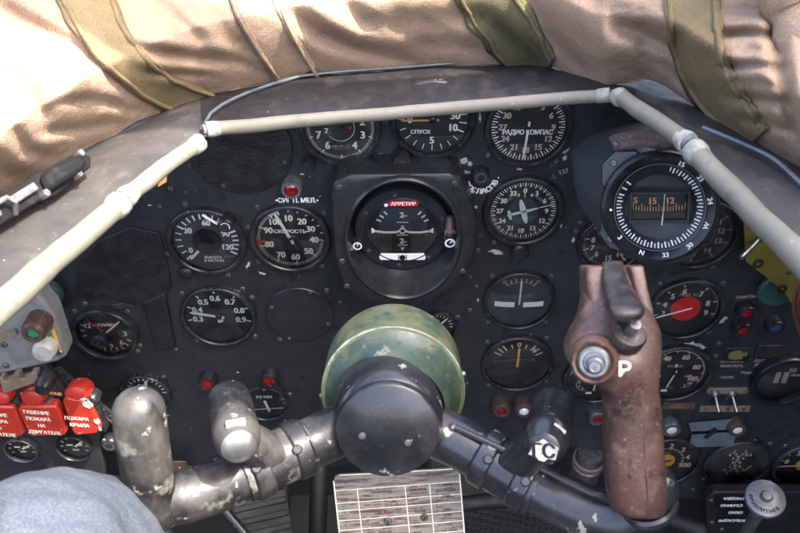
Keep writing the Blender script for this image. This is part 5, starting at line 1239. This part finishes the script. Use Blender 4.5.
# ------------------------------------------------------------------ pilot's leg
pr = [(-.13, -1.02, -.10), (-.15, -.86, -.02), (-.175, -.70, .06)]
kn = W(36, 560, .455); kn2 = W(44, 549, .475)
path = pr+[tuple(W(20, 650, .40)), tuple(kn), tuple(kn2+Vector((.01, .03, -.055))), tuple(kn2+Vector((.015, .06, -.16))), (-.16, -.34, -.30), (-.16, -.30, -.62)]
rr = [.085, .080, .066, .056, .0495, .0495, .0495, .051, .042]
pp = spline([(*p, r_) for p, r_ in zip(path, rr)], 10)
b = MB(); pp = spline([tuple(p) for p in pp], 4); b.tube([p[:3] for p in pp], [p[3] for p in pp], 110)
vs = []
for p in b.v:
    v = Vector(p); d = noise.noise(v*26)*.0035+.0018*(abs(noise.noise(v*Vector((38, 70, 30))))**.7)+noise.noise(v*Vector((60, 60, 20)))*.0016+noise.noise(v*9)*.004; c = min((Vector(x[:3]) for x in pp), key=lambda x: (x-v).length_squared); vs.append(tuple(v+(v-c).normalized()*d))
b.v = vs
sd_ = (UV*.72-RV*.05-FV*.45).normalized(); leg_ = obj('person', b, M_['denim'], angle=180)
for o_ in (0, .004): obj('trouser_seam', MB().tube([Vector(p[:3])+sd_*(p[3]*1.075)+RV*o_ for p in pp[60:330:3]], .0009, 6), M_['denim'], leg_)
tag(leg_, 'bent knee of a seated person in faded blue jeans at lower left', 'person')

# ------------------------------------------------------------------ footwell
def struct(name, mb, m, **k):
    o = obj(name, mb, m, **k); o['kind'] = 'structure'; return o
struct('floor', MB().box(-.75, .75, -1.3, .55, -.80, -.78), M_['dark'])
struct('bulkhead_wall', MB().box(-.75, .75, .30, .32, -.78, .19), M_['dark'])
struct('fuselage_wall', MB().box(-.70, -.68, -1.3, .30, -.78, .10), M_['dark']); struct('fuselage_wall', MB().box(.68, .70, -1.3, .30, -.78, .10), M_['dark'])
def pipe(label, pts, r, m):
    return tag(obj('pipe', MB().tube(spline([tuple(W(*p)) for p in pts], 8), r, 14), M_[m]), label, 'pipe', 'pipes in the dark footwell')
pipe('dull olive upright pipe in the footwell left of the check card', [(320, 470, 1.05), (318, 520, 1.05), (316, 600, 1.08)], .012, 'dark_olive')
pipe('thin dark pipe in the footwell left of the olive pipe', [(285, 480, 1.02), (283, 530, 1.02), (280, 620, 1.05)], .008, 'dark')
pipe('thin black rod slanting across the footwell below the left arm', [(190, 470, .98), (250, 540, .95), (300, 600, .92)], .006, 'bezel')
pipe('dark pipe crossing the footwell right of the check card', [(455, 505, 1.0), (520, 500, 1.0), (640, 512, .98), (700, 530, .95)], .010, 'dark')
t = thing('rudder_pedal', 'dark ribbed rudder pedal in footwell left of the check card', 'pedal', W(258, 520, 1.0), frame((CAM-W(258, 520, 1.0))))
b = MB(); b.box(-.03, .04, -.06, .03, 0, .008); [b.box(-.028, .038, -.05+.016*k, -.043+.016*k, .008, .012) for k in range(5)]; obj('tread', b, M_['dark'], t, bevel=.001)
t = thing('footwell_grille', 'bluish wire grille on the floor right of the check card', 'grille', W(530, 533, 1.05), frame((CAM-W(530, 533, 1.05))+Vector((0, 0, .6))))
b = MB()
for k in range(34): b.box(-.14+.0085*k, -.1375+.0085*k, -.06, .02, 0, .002)
for k in range(11): b.box(-.14, .145, -.06+.008*k, -.058+.008*k, .002, .004)
obj('wire_grid', b, M_['mesh'], t)
b = MB(); b.box(-.15, .15, -.07, .03, -.006, -.002); obj('backing', b, M_['dark'], t)

# ------------------------------------------------------------------ added unseen plates overhead and at right, shaped to shade the cockpit
t = thing('light_blocker', 'added unseen plates above and right of the cockpit that block light', 'light blocker')
ZC = 1.50; LIFT = (.4235, -.2353, 0)
b = MB(); b.prism([(.25, -.85), (.80, -.85), (.80, -.3365), (.275, -.3365), (.262, -.45)], ZC, ZC+.012); obj('blocker_side_plate', b, M_['green_dark'], t, bevel=.002).location = LIFT
b = MB(); b.prism([(-.20, -.225), (.04, -.262), (.12, -.278), (.27, -.335), (.80, -.335), (.80, -.12), (.3, -.125), (-.20, -.13)], ZC, ZC+.02); obj('blocker_front_plate', b, M_['green_dark'], t, bevel=.002).location = LIFT

b = MB(); b.prism([(-1.0, -.30), (-.02, -.30), (-.02, .60), (-1.0, .60)], 0, .012, Matrix(((0, 0, 1, .56), (1, 0, 0, 0), (0, 1, 0, 0), (0, 0, 0, 1)))); obj('blocker_right_wall', b, M_['green_dark'], t)  # added wall, cuts sky light to darken the right of the panel
# ------------------------------------------------------------------ light, sky, camera
SUN = Vector((.45, -.25, .85)).normalized()
w = bpy.data.worlds.new('World'); sc.world = w; w.use_nodes = True; nt = w.node_tree
bg = nt.nodes['Background']; sky = nt.nodes.new('ShaderNodeTexSky'); sky.sky_type = 'NISHITA'; sky.sun_disc = False
sky.sun_elevation = math.asin(SUN.z); sky.sun_rotation = math.atan2(SUN.x, SUN.y)
nt.links.new(sky.outputs[0], bg.inputs[0]); sky.dust_density = 5; sky.air_density = .8; sky.ozone_density = .4; bg.inputs[1].default_value = .15
sl = bpy.data.lights.new('sun', 'SUN'); sl.energy = 2.0; sl.angle = rad(.53); sl.color = (1, .95, .87)
so = bpy.data.objects.new('sun', sl); COL.objects.link(so); so.rotation_euler = (-SUN).to_track_quat('-Z', 'Y').to_euler()
cam = bpy.data.cameras.new('camera'); co = bpy.data.objects.new('camera', cam); COL.objects.link(co)
cam.sensor_width = 36; cam.lens = 36; cam.clip_start = .02; cam.clip_end = 500
co.location = CAM; co.rotation_euler = (PI/2-TH, 0, 0)
cam.dof.use_dof = True; cam.dof.focus_distance = .78; cam.dof.aperture_fstop = 14
sc.camera = co
sc.view_settings.view_transform = 'Standard'; sc.view_settings.look = 'None'; sc.view_settings.gamma = 1; sc.view_settings.exposure = 2.85
sc.render.engine = 'CYCLES'; sc.cycles.use_denoising = True; sc.cycles.max_bounces = 6
sc.cycles.transparent_max_bounces = 12
